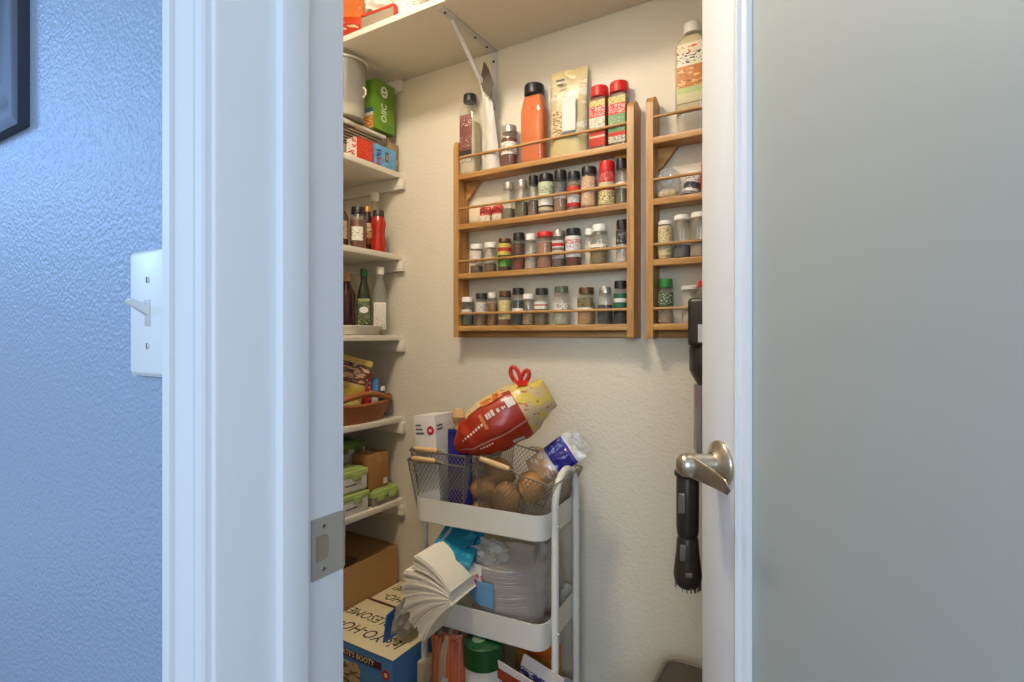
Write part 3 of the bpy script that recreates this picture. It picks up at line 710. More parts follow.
def crumple(b, rx, ry, rz, seed, amp, sub=3, zc=None, freq=3.0):
    bm = bmesh.new(); bmesh.ops.create_icosphere(bm, subdivisions=sub, radius=1)
    for v in bm.verts:
        n = v.co.normalized()
        d = 1 + amp * (mnoise.noise(n * freq + Vector((seed, 0, 0))) + 0.6 * mnoise.noise(n * freq * 2.6 + Vector((0, seed, 0))))
        v.co = Vector((n.x * rx * d, n.y * ry * d, n.z * rz * d))
    zmin = min(v.co.z for v in bm.verts)
    for v in bm.verts: v.co.z += -zmin if zc is None else zc
    b.bm(bm)
part(t, 'bag_film', FILM, lambda b: crumple(b, 0.035, 0.020, 0.043, 5, 0.25), smooth=25)
part(t, 'contents', mat('beige_flour', (206, 190, 150), 0.9, bump=0.4, bscale=200), lambda b: crumple(b, 0.028, 0.016, 0.014, 8, 0.1))
P = on_Y(690, 186, YJ)
t = thing('spice_tin', 'grey and white tin leaning back on second shelf beside the door', 'tin', (P.x, YJ - 0.004, STOP[1]), (R(-18), R(8), 0), g2)
part(t, 'tin_body', band_mat([(0, (120, 116, 112)), (0.14, (214, 212, 208)), (0.3, (90, 92, 98)), (0.6, (220, 216, 210))], prints=[(0.2, 0.9, (50, 50, 60), 0.42, 130)]), lambda b: b.lathe([(0.024, 0), (0.024, 0.010), (0.021, 0.012), (0.021, 0.060)], 26, sy=0.7))
part(t, 'tin_lid', capmat('white'), lambda b: b.lathe([(0.022, 0.060), (0.022, 0.066), (0.020, 0.068)], 26, sy=0.7))
jar('red-capped jar half hidden by the door, second shelf', 708, 163, 14, 1, 'red', (180, 150, 110), 0.7, (0.2, 0.9, L1((206, 60, 44)), 85), group=g2, capf=0.22)
jar('cream-labelled jar with pale cap, first on third door-side shelf', 665, 221.5, 14.5, 2, 'white', (206, 186, 140), 0.85, (0.12, 0.96, L1((214, 198, 150), ((150, 120, 80), 0.42, 160)), 90), group=g2, capf=0.10)
jar('white-lidded glass jar of blue-grey seeds, third door-side shelf', 682, 215.7, 16, 2, 'white', (92, 100, 104), 0.35, p=3, group=g2, capf=0.11, capw=0.95)
jar('white-lidded glass jar of pale seeds against the door edge', 699, 213, 16.5, 2, 'white', (176, 160, 140), 0.4, p=3, group=g2, capf=0.11, capw=0.95)
jar('green-capped grinder jar on bottom door-side shelf', 665.5, 279, 15, 3, 'green', (176, 156, 130), 0.4, (0.5, 0.86, L1((70, 96, 60), (WL, 0.42, 150)), 90), group=g2, capf=0.2)
jar('wide white-lidded clear jar behind the vacuum battery', 690, 286, 16, 3, 'white', (206, 196, 180), 0.75, group=g2, capf=0.10, capw=1.0)
jar('red-lidded clear jar at the door edge, bottom shelf', 706, 281, 15, 3, 'red', (196, 180, 160), 0.6, group=g2, capf=0.14, capw=1.0)

# ------------------------------------------------------------------ things on the upper shelf
ZT = H + ZU + 0.019
def loft(b, secs, n=24, U=Vector((1, 0, 0)), V=Vector((0, 1, 0)), p=2.0, seed=0, amp=0.0, freq=20):
    """sections (centre, half width along U, half depth along V) joined into a closed skin"""
    vs, fs = [], []
    for c, ru, rv in secs:
        for i in range(n):
            a = 2 * PI * i / n
            ca, sa = math.cos(a), math.sin(a)
            if p != 2.0:
                ca = math.copysign(abs(ca) ** (2 / p), ca); sa = math.copysign(abs(sa) ** (2 / p), sa)
            P = c + U * (ru * ca) + V * (rv * sa)
            if amp: P = P + (P - c).normalized() * amp * mnoise.noise(P * freq + Vector((seed, 0, 0))) * 2
            vs.append(P)
    for k in range(len(secs) - 1):
        for i in range(n):
            j = (i + 1) % n
            fs.append((k * n + i, k * n + j, (k + 1) * n + j, (k + 1) * n + i))
    fs.append(tuple(reversed(range(n)))); fs.append(tuple(range((len(secs) - 1) * n, len(secs) * n)))
    b.add(vs, fs)
P = on_Y(350, 20, 1.285)
t = thing('snack_bag', 'shiny red-orange snack bag at left end of the upper shelf', 'bag', (P.x - 0.02, 1.285, ZT), R(25))
part(t, 'bag_body', band_mat([(0, (190, 52, 22)), (0.5, (206, 70, 30)), (0.62, (220, 120, 60))], rough=0.25, prints=[(0.1, 0.9, (226, 196, 150), 0.36, 30)], bump=0.4), lambda b: pouch(b, 0.13, 0.19, 0.06, seed=9, crinkle=0.005), smooth=70)
part(t, 'bag_seal', col_mat((214, 96, 50), 0.3), lambda b: b.box((-0.06, -0.001, 0.188), (0.06, 0.001, 0.200)))
P = on_Y(379, 26, 1.225)
t = thing('snack_carton', 'grey-faced shallow carton with red edges at the upper shelf front', 'carton', (P.x, 1.275, ZT), R(3))
part(t, 'carton_body', col_mat((150, 136, 116), 0.6), lambda b: b.box((-0.066, -0.062, 0), (0.066, 0.06, 0.042), 0.002))
part(t, 'red_edge', col_mat((198, 52, 30), 0.5), lambda b: (b.box((-0.067, -0.063, 0.042), (0.067, 0.061, 0.050), 0.001), b.box((-0.068, -0.063, 0), (-0.0655, 0.061, 0.043)), b.box((0.0655, -0.063, 0), (0.068, 0.061, 0.043))))
t = thing('plastic_wrapper', 'crumpled white plastic wrapper lying on the red-edged carton', 'wrapper', (P.x - 0.03, 1.265, ZT + 0.050))
part(t, 'wrapper_film', mat('white_film_wrap', (232, 226, 214), 0.35, bump=0.8, bscale=50), lambda b: crumple(b, 0.045, 0.05, 0.030, 3, 0.35), smooth=25)
part(t, 'wrapper_end', mat('white_film_wrap', (232, 226, 214), 0.35), lambda b: crumple(b, 0.018, 0.02, 0.012, 13, 0.4), loc=(0.045, -0.01, 0.0), smooth=25)
t = thing('paper_sack', 'folded brown paper sack behind the red-edged carton', 'paper sack', (P.x + 0.005, 1.43, ZT))
part(t, 'sack_body', mat('kraft_paper', (176, 130, 84), 0.8, bump=0.5, bscale=30, var=0.08), lambda b: pouch(b, 0.14, 0.21, 0.07, seed=4, crinkle=0.006), smooth=50)
part(t, 'sack_fold', mat('kraft_paper', (176, 130, 84), 0.8), lambda b: b.box((-0.066, -0.006, 0.185), (0.066, 0.006, 0.215), 0.003))
P = on_Y(409, 8, 1.285)
t = thing('paper_tub', 'white round tub with small printed marks on the upper shelf', 'tub', (P.x, 1.285, ZT))
part(t, 'tub_body', band_mat([(0, (232, 226, 214))], prints=[(0.1, 0.95, (110, 130, 130), 0.36, 90)]), lambda b: b.lathe([(0.046, 0), (0.048, 0.002), (0.052, 0.10)], 36))
part(t, 'tub_lid', col_mat((236, 232, 224)), lambda b: b.lathe([(0.054, 0.098), (0.054, 0.108), (0.050, 0.110)], 36))

# ------------------------------------------------------------------ shelf of the green box
Z0 = H + SHZ[0]
rz_ = 0.729 - SHZ[0]
t = thing('shelf_riser', 'brown wire riser with a white front bar, under the green box', 'shelf riser', (-1.46, 1.30, Z0))
WB = mat('bronze_wire', (126, 92, 58), 0.4, 0.6)
for i in range(9):
    x = -0.13 + i * 0.0225
    part(t, 'wire', WB, lambda b: b.tube([(x, -0.24, rz_ - 0.004), (x, 0.17, rz_ - 0.004)], 0.0022, 6))
part(t, 'front_bar', SHELFW, lambda b: b.box((0.048, -0.24, rz_ - 0.020), (0.062, 0.135, rz_ - 0.009), 0.002))
for x in (-0.12, 0.055):
    for y in (-0.23, 0.16): part(t, 'leg', WB, lambda b: b.tube([(x, y, 0), (x, y, rz_ - 0.006)], 0.003, 6))
t = thing('green_carton', 'tall green carton with white upright lettering under the upper shelf', 'box', (-1.42, 1.42, H + 0.729))
GRN = band_mat([(0, (96, 140, 34))], prints=[(0, 1, (110, 152, 44), 0.5, 6)])
part(t, 'carton_body', GRN, lambda b: b.box((-0.029, -0.048, 0), (0.030, 0.050, 0.174), 0.0012))
WPR = col_mat((232, 232, 222), 0.5)
def oval(b): b.lathe([(0.016, 0), (0.016, 0.0008)], 28, sy=1.9 * 0.55, M=Matrix.Translation((0.0302, -0.004, 0.138)) @ Matrix.Rotation(R(90), 4, 'Y') @ Matrix.Scale(1.25, 4, (1, 0, 0)))
q = part(t, 'white_oval', WPR, oval)
part(t, 'oval_mark', col_mat((96, 110, 84), 0.5), lambda b: (b.box((0.0308, -0.010, 0.142), (0.0313, 0.001, 0.150)), b.box((0.0308, -0.012, 0.128), (0.0313, 0.003, 0.133))))
text('lettering', 'OIIC', 0.036, WPR, t, (0.0305, -0.004, 0.064), (R(90), R(-90), R(90)), sx=0.9)
part(t, 'front_picture', band_mat([(0, (206, 120, 50)), (0.6, (222, 214, 190)), (0.78, (60, 96, 110))], prints=[(0, 0.6, (232, 190, 120), 0.45, 80)]), lambda b: b.box((-0.024, -0.0488, 0.004), (0.020, -0.0478, 0.075)))
P = on_X(347, 120, -1.47)
t = thing('clear_canister', 'translucent lidded canister of white flour beside the green carton', 'canister', (-1.436, 1.281, H + 0.727))
part(t, 'canister_wall', clear_mat('cloudy_plastic', (216, 216, 208), 0.24, 0.35, gloss=0.15), lambda b: b.lathe([(0.058, 0), (0.062, 0.004), (0.068, 0.190)], 36))
part(t, 'contents', mat('white_flour', (226, 216, 196), 0.9, bump=0.2, bscale=90), lambda b: b.lathe([(0.056, 0.003), (0.060, 0.006), (0.061, 0.040), (0.040, 0.052), (0.01, 0.055)], 30))
part(t, 'rim', mat('cloudy_rim', (214, 210, 200), 0.4), lambda b: b.tube([(0.0705 * math.cos(2 * PI * i / 36), 0.073 * math.sin(2 * PI * i / 36), 0.192) for i in range(36)], 0.004, 8, closed=True))
part(t, 'latch', mat('cloudy_rim', (214, 210, 200), 0.4), lambda b: b.tube([(0.062, 0.020, 0.110), (0.072, 0.022, 0.100), (0.072, 0.022, 0.085), (0.062, 0.020, 0.075)], 0.003, 8))
t = thing('small_carton', 'small red speckled box with white end under the riser', 'box', (-1.409, 1.320, Z0), 0, 'small boxes under the wire riser')
part(t, 'box_body', band_mat([(0, (206, 48, 26))], prints=[(0.05, 0.95, (226, 96, 60), 0.42, 180)]), lambda b: b.box((-0.024, -0.0365, 0), (0.024, 0.0365, 0.072), 0.001))
part(t, 'end_panel', band_mat([(0, (214, 206, 190))], prints=[(0, 1, (186, 50, 36), 0.44, 70), (0, 1, (96, 110, 90), 0.38, 80)]), lambda b: b.box((-0.0235, -0.0378, 0.001), (0.0235, -0.0364, 0.071)))
part(t, 'top_flap', col_mat((196, 60, 40)), lambda b: b.box((-0.023, -0.035, 0.0718), (0.023, 0.036, 0.0732)))
t = thing('small_carton', 'small light blue box with red splash beside the red box', 'box', (-1.409, 1.4225, Z0), 0, 'small boxes under the wire riser')
part(t, 'box_body', band_mat([(0, (96, 158, 200))], prints=[(0, 1, (110, 170, 210), 0.5, 30)]), lambda b: b.box((-0.024, -0.050, 0), (0.024, 0.048, 0.075), 0.001))
part(t, 'red_splash', band_mat([(0, (176, 44, 50)), (0.5, (60, 60, 130))], prints=[(0, 1, (96, 158, 200), 0.48, 90)], axis=2), lambda b: b.box((0.0240, -0.049, 0.001), (0.0247, -0.026, 0.060)))
part(t, 'dark_window', col_mat((66, 74, 88)), lambda b: b.box((0.0240, -0.006, 0.024), (0.0247, 0.010, 0.058)))
part(t, 'tan_window', col_mat((186, 130, 96)), lambda b: b.box((0.0246, -0.002, 0.030), (0.0250, 0.007, 0.050)))
t = thing('tall_carton', 'brown carton standing against the wall behind the small blue box', 'box', (-1.47, 1.475, Z0))
part(t, 'carton_body', mat('dull_card', (150, 128, 96), 0.8), lambda b: b.box((-0.03, -0.02, 0), (0.075, 0.02, 0.105), 0.001))
part(t, 'carton_tape', mat('card_tape', (176, 156, 120), 0.4), lambda b: b.box((0.07, -0.021, 0.03), (0.0758, 0.0205, 0.05)))

# ------------------------------------------------------------------ sauce shelf
Z1 = H + SHZ[1]
g3 = 'bottles on the sauce shelf'
def rbottle(name, label, loc, prof, bm_, cap=None, capprof=None, labs=(), content=None, group=None, cat='bottle', n=28):
    t = thing(name, label, cat, loc, 0, group)
    part(t, 'bottle_body', bm_, lambda b: b.lathe(prof, n))
    if content: part(t, 'contents', content[0], lambda b: b.lathe([(r * 0.93, z + (0.003 if i == 0 else 0)) for i, (r, z) in enumerate(prof) if z <= content[1]], n))
    if cap: part(t, 'cap', cap, lambda b: b.lathe(capprof, 32, rib=0.02))
    ctr = -PI / 2 + math.atan2(-loc[0], loc[1]) * 0.85
    for nm, r, z0, z1, ha, m in labs:
        def fn(u, v):
            a = ctr + (u - 0.5) * 2 * R(ha)
            return (r * math.cos(a), r * math.sin(a), z0 + (z1 - z0) * v)
        part(t, nm, m, lambda b: b.grid(fn, 16, 1), smooth=60)
    return t
REDS = mat('red_sauce', (176, 40, 18), 0.22, var=0.2, vscale=60)
rbottle('sauce_bottle', 'red hourglass squeeze bottle with dark lid on the sauce shelf', (-1.407, 1.405, Z1), [(0.025, 0), (0.027, 0.004), (0.027, 0.030), (0.0225, 0.060), (0.0225, 0.075), (0.026, 0.100), (0.0245, 0.115), (0.019, 0.126), (0.019, 0.130)], REDS, capmat('dark'), [(0.0205, 0.126), (0.0205, 0.146), (0.019, 0.149)], group=g3)
rbottle('honey_jar', 'black-lidded clear jar with round white label and dark honey', (-1.42, 1.3215, Z1), [(0.026, 0), (0.0278, 0.004), (0.0278, 0.100), (0.024, 0.112), (0.021, 0.120), (0.021, 0.124)], GLASS, capmat('black'), [(0.0225, 0.120), (0.0225, 0.142), (0.021, 0.145)], [('label', 0.0284, 0.028, 0.075, 42, L1((226, 220, 206), ((150, 140, 120), 0.4, 120)))], (mat('dark_honey', (110, 52, 22), 0.3, var=0.2, vscale=50), 0.102), g3, 'jar')
rbottle('sauce_bottle', 'slim dark bottle with gold cap and orange label behind the honey', (-1.453, 1.397, Z1), [(0.020, 0), (0.021, 0.004), (0.021, 0.110), (0.012, 0.138), (0.012, 0.150)], mat('dark_sauce', (58, 22, 14), 0.2), capmat('gold'), [(0.0155, 0.146), (0.0155, 0.164), (0.0145, 0.166)], [('label', 0.0215, 0.030, 0.105, 80, band_mat([(0, (150, 60, 30)), (0.3, (206, 150, 96)), (0.62, (222, 196, 160))], prints=[(0.1, 0.9, (150, 80, 40), 0.42, 110)]))], group=g3)
rbottle('sauce_bottle', 'dark bottle half hidden by the door jamb, left of honey jar', (-1.45, 1.265, Z1), [(0.028, 0), (0.030, 0.004), (0.030, 0.105), (0.013, 0.135), (0.013, 0.150)], mat('brown_sauce', (70, 44, 30), 0.22), capmat('dark'), [(0.0155, 0.146), (0.0155, 0.166), (0.0145, 0.168)], [('label', 0.0306, 0.03, 0.09, 70, L1((176, 150, 120), (DK, 0.4, 100)))], group=g3)
rbottle('syrup_bottle', 'tall white-capped clear bottle at the back of the sauce shelf', (-1.482, 1.462, Z1), [(0.026, 0), (0.028, 0.004), (0.028, 0.150), (0.014, 0.190), (0.014, 0.210)], clear_mat('pale_bottle', (226, 216, 190), 0.4, 0.1), capmat('white'), [(0.0165, 0.203), (0.0165, 0.232), (0.0155, 0.235)], group=g3)

# ------------------------------------------------------------------ oil shelf with round tray
Z2 = H + SHZ[2]
t = thing('round_tray', 'shallow white round tray holding the oil bottles', 'tray', (-1.527, 1.333, Z2))
part(t, 'tray_dish', mat('tray_white', (230, 224, 210), 0.4), lambda b: b.lathe([(0.135, 0), (0.140, 0.004), (0.152, 0.026), (0.160, 0.030), (0.160, 0.033), (0.150, 0.031), (0.138, 0.010), (0.05, 0.009)], 56))
part(t, 'tray_foot', mat('tray_foot', (196, 190, 178), 0.5), lambda b: b.lathe([(0.10, -0.0005), (0.10, 0.003)], 40))
g4 = 'bottles on the round white tray'
ZTr = Z2 + 0.010
OILG = mat('olive_green_glass', (44, 52, 22), 0.12, var=0.1)
t = thing('oil_bottle', 'dark green olive oil bottle with green cap and patterned label', 'bottle', (-1.440, 1.368, ZTr), R(45), g4)
part(t, 'bottle_body', OILG, lambda b: b.lathe([(0.022, 0), (0.0235, 0.004), (0.0235, 0.125), (0.020, 0.145), (0.0115, 0.180), (0.0115, 0.205)], 28, p=3.2))
part(t, 'cap', capmat('green'), lambda b: b.lathe([(0.0135, 0.198), (0.0135, 0.221), (0.0125, 0.224)], 30, rib=0.02))
part(t, 'label', band_mat([(0, (92, 102, 58)), (0.1, (70, 80, 44)), (0.92, (150, 150, 90))], prints=[(0, 0.35, (196, 190, 140), 0.44, 90), (0.35, 1, (110, 120, 70), 0.48, 60)]), lambda b: b.box((-0.0205, -0.0247, 0.004), (0.0205, -0.0215, 0.118), 0.0008))
part(t, 'label_oval', WPR, lambda b: b.lathe([(0.015, 0), (0.015, 0.001)], 24, M=Matrix.Translation((0, -0.0245, 0.078)) @ Matrix.Rotation(R(90), 4, 'X') @ Matrix.Scale(0.75, 4, (0, 1, 0))))
t = thing('vinegar_bottle', 'clear bottle with white cap and white printed label', 'bottle', (-1.413, 1.418, ZTr), R(45), g4)
part(t, 'bottle_body', clear_mat('vinegar_glass', (232, 232, 222), 0.16, 0.06), lambda b: b.lathe([(0.024, 0), (0.025, 0.004), (0.025, 0.120), (0.022, 0.145), (0.012, 0.190), (0.012, 0.214)], 28, p=2.8))
part(t, 'cap', capmat('white'), lambda b: b.lathe([(0.0145, 0.207), (0.0145, 0.230), (0.0135, 0.233)], 30, rib=0.02))
part(t, 'label', band_mat([(0, (226, 220, 206))], prints=[(0.1, 0.95, (130, 122, 110), 0.42, 260)]), lambda b: b.box((-0.0215, -0.0263, 0.010), (0.0215, -0.0228, 0.106), 0.0008))
rbottle('vinegar_bottle', 'dark red-brown bottle with a cork stopper on the round tray', (-1.456, 1.303, ZTr), [(0.028, 0), (0.030, 0.004), (0.030, 0.130), (0.014, 0.165), (0.014, 0.185)], mat('dark_red_vinegar', (52, 22, 14), 0.15), mat('cork', (176, 138, 92), 0.8, var=0.2, vscale=60), [(0.0155, 0.175), (0.0165, 0.204), (0.0155, 0.206)], group=g4)

# ------------------------------------------------------------------ wicker basket shelf
Z3 = H + SHZ[3]
WICK = mat('wicker', (156, 92, 40), 0.55, var=0.3, vscale=90, bump=0.5, bscale=140)
t = thing('wicker_basket', 'boat-shaped brown wicker basket with arched handles on the shelf', 'basket', (-1.452, 1.310, Z3))
def ell(a, z, k=1.0): return (0.080 * k * math.cos(a) * (0.75 + 0.25 * z / 0.06), 0.178 * k * math.sin(a) * (0.78 + 0.22 * z / 0.06), z)
part(t, 'base', WICK, lambda b: b.lathe([(0.13, 0), (0.13, 0.006)], 40, sx=0.42, sy=1.0))
for k in range(7):
    z = 0.006 + k * 0.0085
    part(t, 'woven_row', WICK, lambda b: b.tube([(lambda q: (q[0], q[1], q[2] + 0.012 * (abs(q[1]) / 0.17) ** 2 * k / 6))(ell(2 * PI * i / 56, z, 1 + 0.02 * ((i + k) % 2))) for i in range(56)], 0.0056, 6, closed=True), smooth=60)
for s in (-1, 1):
    def arch(b):
        pts = []
        for i in range(25):
            y = -0.15 + 0.30 * i / 24
            a = math.asin(max(-1, min(1, y / 0.178)))
            pts.append((s * (0.080 * math.cos(a) + 0.002), y, 0.060 + 0.040 * max(0, math.cos(PI * y / 0.32)) ** 1.2 + 0.010 * (abs(y) / 0.17) ** 2))
        b.tube(pts, 0.0105, 8)
    part(t, 'handle', WICK, arch, smooth=60)
part(t, 'rim', WICK, lambda b: b.tube([(lambda q: (q[0], q[1], q[2] + 0.014 * (abs(q[1]) / 0.17) ** 2))(ell(2 * PI * i / 56, 0.062, 1.03)) for i in range(56)], 0.0065, 8, closed=True), smooth=60)
g5 = 'packets in the wicker basket'
t = thing('snack_pouch', 'golden yellow pouch with nut picture leaning in the wicker basket', 'pouch', (-1.488, 1.290, Z3 + 0.010), (R(0), R(16), R(42)), g5)
part(t, 'pouch_body', band_mat([(0, (196, 168, 60)), (0.55, (206, 180, 84)), (0.62, (92, 56, 32)), (0.93, (206, 180, 90))], prints=[(0.62, 0.93, (206, 160, 110), 0.46, 45), (0.1, 0.5, (222, 206, 130), 0.46, 40)], rough=0.3), lambda b: pouch(b, 0.125, 0.215, 0.045, seed=6, crinkle=0.003), smooth=70)
part(t, 'pouch_seal', col_mat((206, 178, 80), 0.3), lambda b: b.box((-0.062, -0.001, 0.213), (0.062, 0.001, 0.222)))
t = thing('snack_packet', 'upright red packet between yellow pouch and blue-topped box', 'packet', (-1.446, 1.368, Z3 + 0.010), R(40), g5)
part(t, 'packet_body', band_mat([(0, (186, 30, 28)), (0.55, (206, 44, 38))], prints=[(0.2, 0.95, (230, 180, 160), 0.40, 70)], rough=0.35), lambda b: pouch(b, 0.058, 0.160, 0.030, seed=8, crinkle=0.002), smooth=70)
part(t, 'packet_seal', col_mat((176, 26, 24)), lambda b: b.box((-0.028, -0.001, 0.158), (0.028, 0.001, 0.166)))
t = thing('mint_box', 'small white box with blue top standing in the wicker basket', 'box', (-1.437, 1.408, Z3 + 0.010), R(35), g5)
part(t, 'box_body', band_mat([(0, (214, 212, 206)), (0.62, (60, 130, 190))], prints=[(0.1, 0.6, (140, 150, 160), 0.42, 100), (0.64, 0.98, (120, 170, 210), 0.42, 100)]), lambda b: b.box((-0.019, -0.011, 0), (0.019, 0.011, 0.132), 0.001))
part(t, 'box_flap', col_mat((48, 110, 170)), lambda b: b.box((-0.0185, -0.0105, 0.1318), (0.0185, 0.0105, 0.1335)))
t = thing('small_bottle', 'tiny dark bottle with white cap at the wicker basket end', 'bottle', (-1.420, 1.438, Z3 + 0.010), 0, g5)
part(t, 'bottle_body', col_mat((60, 58, 74), 0.3), lambda b: b.lathe([(0.010, 0), (0.011, 0.002), (0.011, 0.080), (0.007, 0.090)], 18))
part(t, 'cap', capmat('white'), lambda b: b.lathe([(0.008, 0.090), (0.008, 0.104)], 18))

# ------------------------------------------------------------------ food container shelf
Z4 = H + SHZ[4]
LIDG = mat('green_lid', (168, 186, 104), 0.4, var=0.04)
CLW = mat('container_white', (216, 212, 200), 0.4, var=0.03)
def container(label, x0, x1, y0, y1, z0, h, bodym, lidm, lidh=0.026, group='green-lidded food containers', mark=True):
    t = thing('food_container', label, 'container', ((x0 + x1) / 2, (y0 + y1) / 2, z0), 0, group)
    a, c = (x1 - x0) / 2, (y1 - y0) / 2
    part(t, 'container_body', bodym, lambda b: b.box((-a + 0.003, -c + 0.003, 0), (a - 0.003, c - 0.003, h - lidh * 0.8), 0.005, 3))
    part(t, 'lid', lidm, lambda b: (b.box((-a, -c, h - lidh), (a, c, h - 0.006), 0.004, 3), b.box((-a + 0.012, -c + 0.012, h - 0.008), (a - 0.012, c - 0.012, h), 0.003, 2)))
    for s in (-1, 1):
        part(t, 'latch', lidm, lambda b: b.box((a - 0.001, s * c * 0.45 - 0.018, h - lidh - 0.012), (a + 0.004, s * c * 0.45 + 0.018, h - lidh + 0.010), 0.0015))
    if mark: part(t, 'printed_mark', mat('grey_print', (110, 108, 100), 0.5), lambda b: b.box((a - 0.0032, -0.002, h * 0.28), (a - 0.0024, 0.045, h * 0.28 + 0.005)))
    return t
container('white container with green lid at the bottom of the front stack', -1.52, -1.384, 1.14, 1.342, Z4, 0.076, CLW, LIDG)
container('white container with green lid on top of the front stack', -1.52, -1.386, 1.14, 1.338, Z4 + 0.0765, 0.076, CLW, LIDG)
container('flat glass container with green lid under the brown box', -1.50, -1.385, 1.358, 1.487, Z4, 0.058, clear_mat('container_glass', (206, 196, 170), 0.45, 0.1), LIDG, 0.028, mark=False)
container('tall container with dark green lid at the back of the shelf', -1.63, -1.512, 1.30, 1.45, Z4, 0.215, CLW, mat('dark_green_lid', (110, 140, 66), 0.4), 0.03, mark=False)
KRAFT = mat('kraft_board', (166, 116, 62), 0.75, var=0.1, vscale=14, bump=0.1, bscale=120)
t = thing('kraft_box', 'small brown cardboard box with white sticker on the flat container', 'box', (-1.440, 1.400, Z4 + 0.0585))
part(t, 'box_body', KRAFT, lambda b: b.box((-0.040, -0.050, 0), (0.040, 0.048, 0.122), 0.001))
part(t, 'tape', mat('brown_tape', (176, 132, 80), 0.3), lambda b: (b.box((-0.041, -0.012, 0.1215), (0.041, 0.012, 0.1228)), b.box((0.0397, -0.012, 0.09), (0.0405, 0.012, 0.122))))
part(t, 'sticker', col_mat((226, 216, 200)), lambda b: b.box((0.0398, 0.022, 0.010), (0.0406, 0.042, 0.030)))

# ------------------------------------------------------------------ boxes on the floor at the left
t = thing('shipping_carton', 'large open brown carton on the floor below the lowest shelf', 'box', (-1.556, 1.27, 0))
KR2 = mat('carton_board', (176, 136, 86), 0.75, var=0.06, vscale=6)
hx, hy_, hz = 0.166, 0.215, 0.415
part(t, 'carton_wall', KR2, lambda b: b.box((hx - 0.004, -hy_, 0), (hx, hy_, hz)))
part(t, 'carton_wall', KR2, lambda b: b.box((-hx, -hy_, 0), (-hx + 0.004, hy_, hz)))
part(t, 'carton_wall', KR2, lambda b: b.box((-hx + 0.004, hy_ - 0.004, 0), (hx - 0.004, hy_, hz)))
part(t, 'carton_wall', KR2, lambda b: b.box((-hx + 0.004, -hy_, 0), (hx - 0.004, -hy_ + 0.004, hz)))
part(t, 'carton_bottom', KR2, lambda b: b.box((-hx + 0.004, -hy_ + 0.004, 0), (hx - 0.004, hy_ - 0.004, 0.004)))
part(t, 'flap', KR2, lambda b: b.box((-0.07, -hy_ + 0.008, 0), (0, hy_ - 0.008, 0.004)), loc=(hx - 0.006, 0, hz - 0.006), rot=(0, R(-62), 0))
part(t, 'flap', KR2, lambda b: b.box((-hx + 0.01, -0.14, 0), (hx - 0.01, 0, 0.004)), loc=(0, hy_ - 0.005, hz - 0.012), rot=(R(25), 0, 0))
t = thing('brown_carton', 'smaller dark brown carton inside the open carton', 'box', (-1.60, 1.30, 0.0045))
part(t, 'carton_body', mat('dark_card', (128, 88, 50), 0.8), lambda b: b.box((-0.08, -0.15, 0), (0.10, 0.12, 0.365), 0.002))
part(t, 'carton_tape', mat('brown_tape', (176, 132, 80), 0.3), lambda b: b.box((-0.081, -0.03, 0.3645), (0.101, 0.02, 0.3658)))
CREAM = mat('cream_board', (226, 212, 170), 0.6, var=0.03)
BLUEB = mat('blue_board', (74, 124, 176), 0.5, var=0.08, vscale=20)
INK = mat('brown_ink', (58, 40, 34), 0.6)
MAROON = mat('maroon_board', (78, 30, 34), 0.5)
bx0, bx1, by0, by1, bz = -1.386, -1.062, 1.115, 1.330, 0.280
t = thing('snack_box', 'blue box with cream top reading upside down, front of the pair', 'box', ((bx0 + bx1) / 2, (by0 + by1) / 2, 0), 0, 'blue and cream snack boxes')
a, c = (bx1 - bx0) / 2, (by1 - by0) / 2
mx_, my_ = (bx0 + bx1) / 2, (by0 + by1) / 2
part(t, 'box_body', BLUEB, lambda b: b.box((-a, -c, 0), (a, c, bz - 0.002), 0.001))
part(t, 'cream_top', CREAM, lambda b: b.box((-a - 0.001, -c - 0.001, bz - 0.002), (a + 0.001, c + 0.001, bz), 0.0006))
text('lettering', "It's YO-HO-", 0.064, INK, t, (-1.213 - mx_, 1.180 - my_, bz + 0.0002), (0, 0, R(180)), shear=0.2, sx=0.80)
text('lettering', "WHOLESOME!", 0.056, INK, t, (-1.245 - mx_, 1.252 - my_, bz + 0.0002), (0, 0, R(180)), shear=0.2, sx=0.80)
part(t, 'maroon_band', MAROON, lambda b: b.box((-a + 0.02, -c - 0.0012, bz - 0.042), (-1.105 - mx_, -c, bz - 0.022)))
text('band_lettering', "PIRATE'S BOOTY", 0.0225, CREAM, t, (-1.212 - mx_, -c - 0.0014, bz - 0.032), (R(90), 0, 0), sx=0.95)
part(t, 'red_badge', col_mat((196, 44, 40)), lambda b: b.lathe([(0.014, 0), (0.014, 0.001)], 24, M=Matrix.Translation((a - 0.026, -c, bz - 0.050)) @ Matrix.Rotation(R(90), 4, 'X')))
part(t, 'badge_mark', col_mat((232, 200, 150)), lambda b: b.lathe([(0.007, 0.001), (0.007, 0.0016)], 18, M=Matrix.Translation((a - 0.026, -c, bz - 0.050)) @ Matrix.Rotation(R(90), 4, 'X')))
part(t, 'front_picture', band_mat([(0, (190, 170, 120))], prints=[(0, 1, (110, 80, 50), 0.48, 40)]), lambda b: b.box((-a + 0.05, -c - 0.0012, bz - 0.14), (-1.19 - mx_, -c, bz - 0.056)))
t = thing('snack_box', 'cream-topped snack box pushed back against the wall', 'box', (-1.245, 1.418, 0), 0, 'blue and cream snack boxes')
part(t, 'box_body', MAROON, lambda b: b.box((-0.141, -0.076, 0), (0.135, 0.078, 0.274), 0.001))
part(t, 'cream_top', CREAM, lambda b: b.box((-0.142, -0.068, 0.274), (0.136, 0.079, 0.2765), 0.0006))
text('lettering', "It's YO-HO-", 0.056, INK, t, (0.0, -0.030, 0.2767), (0, 0, R(180)), shear=0.2, sx=0.8)
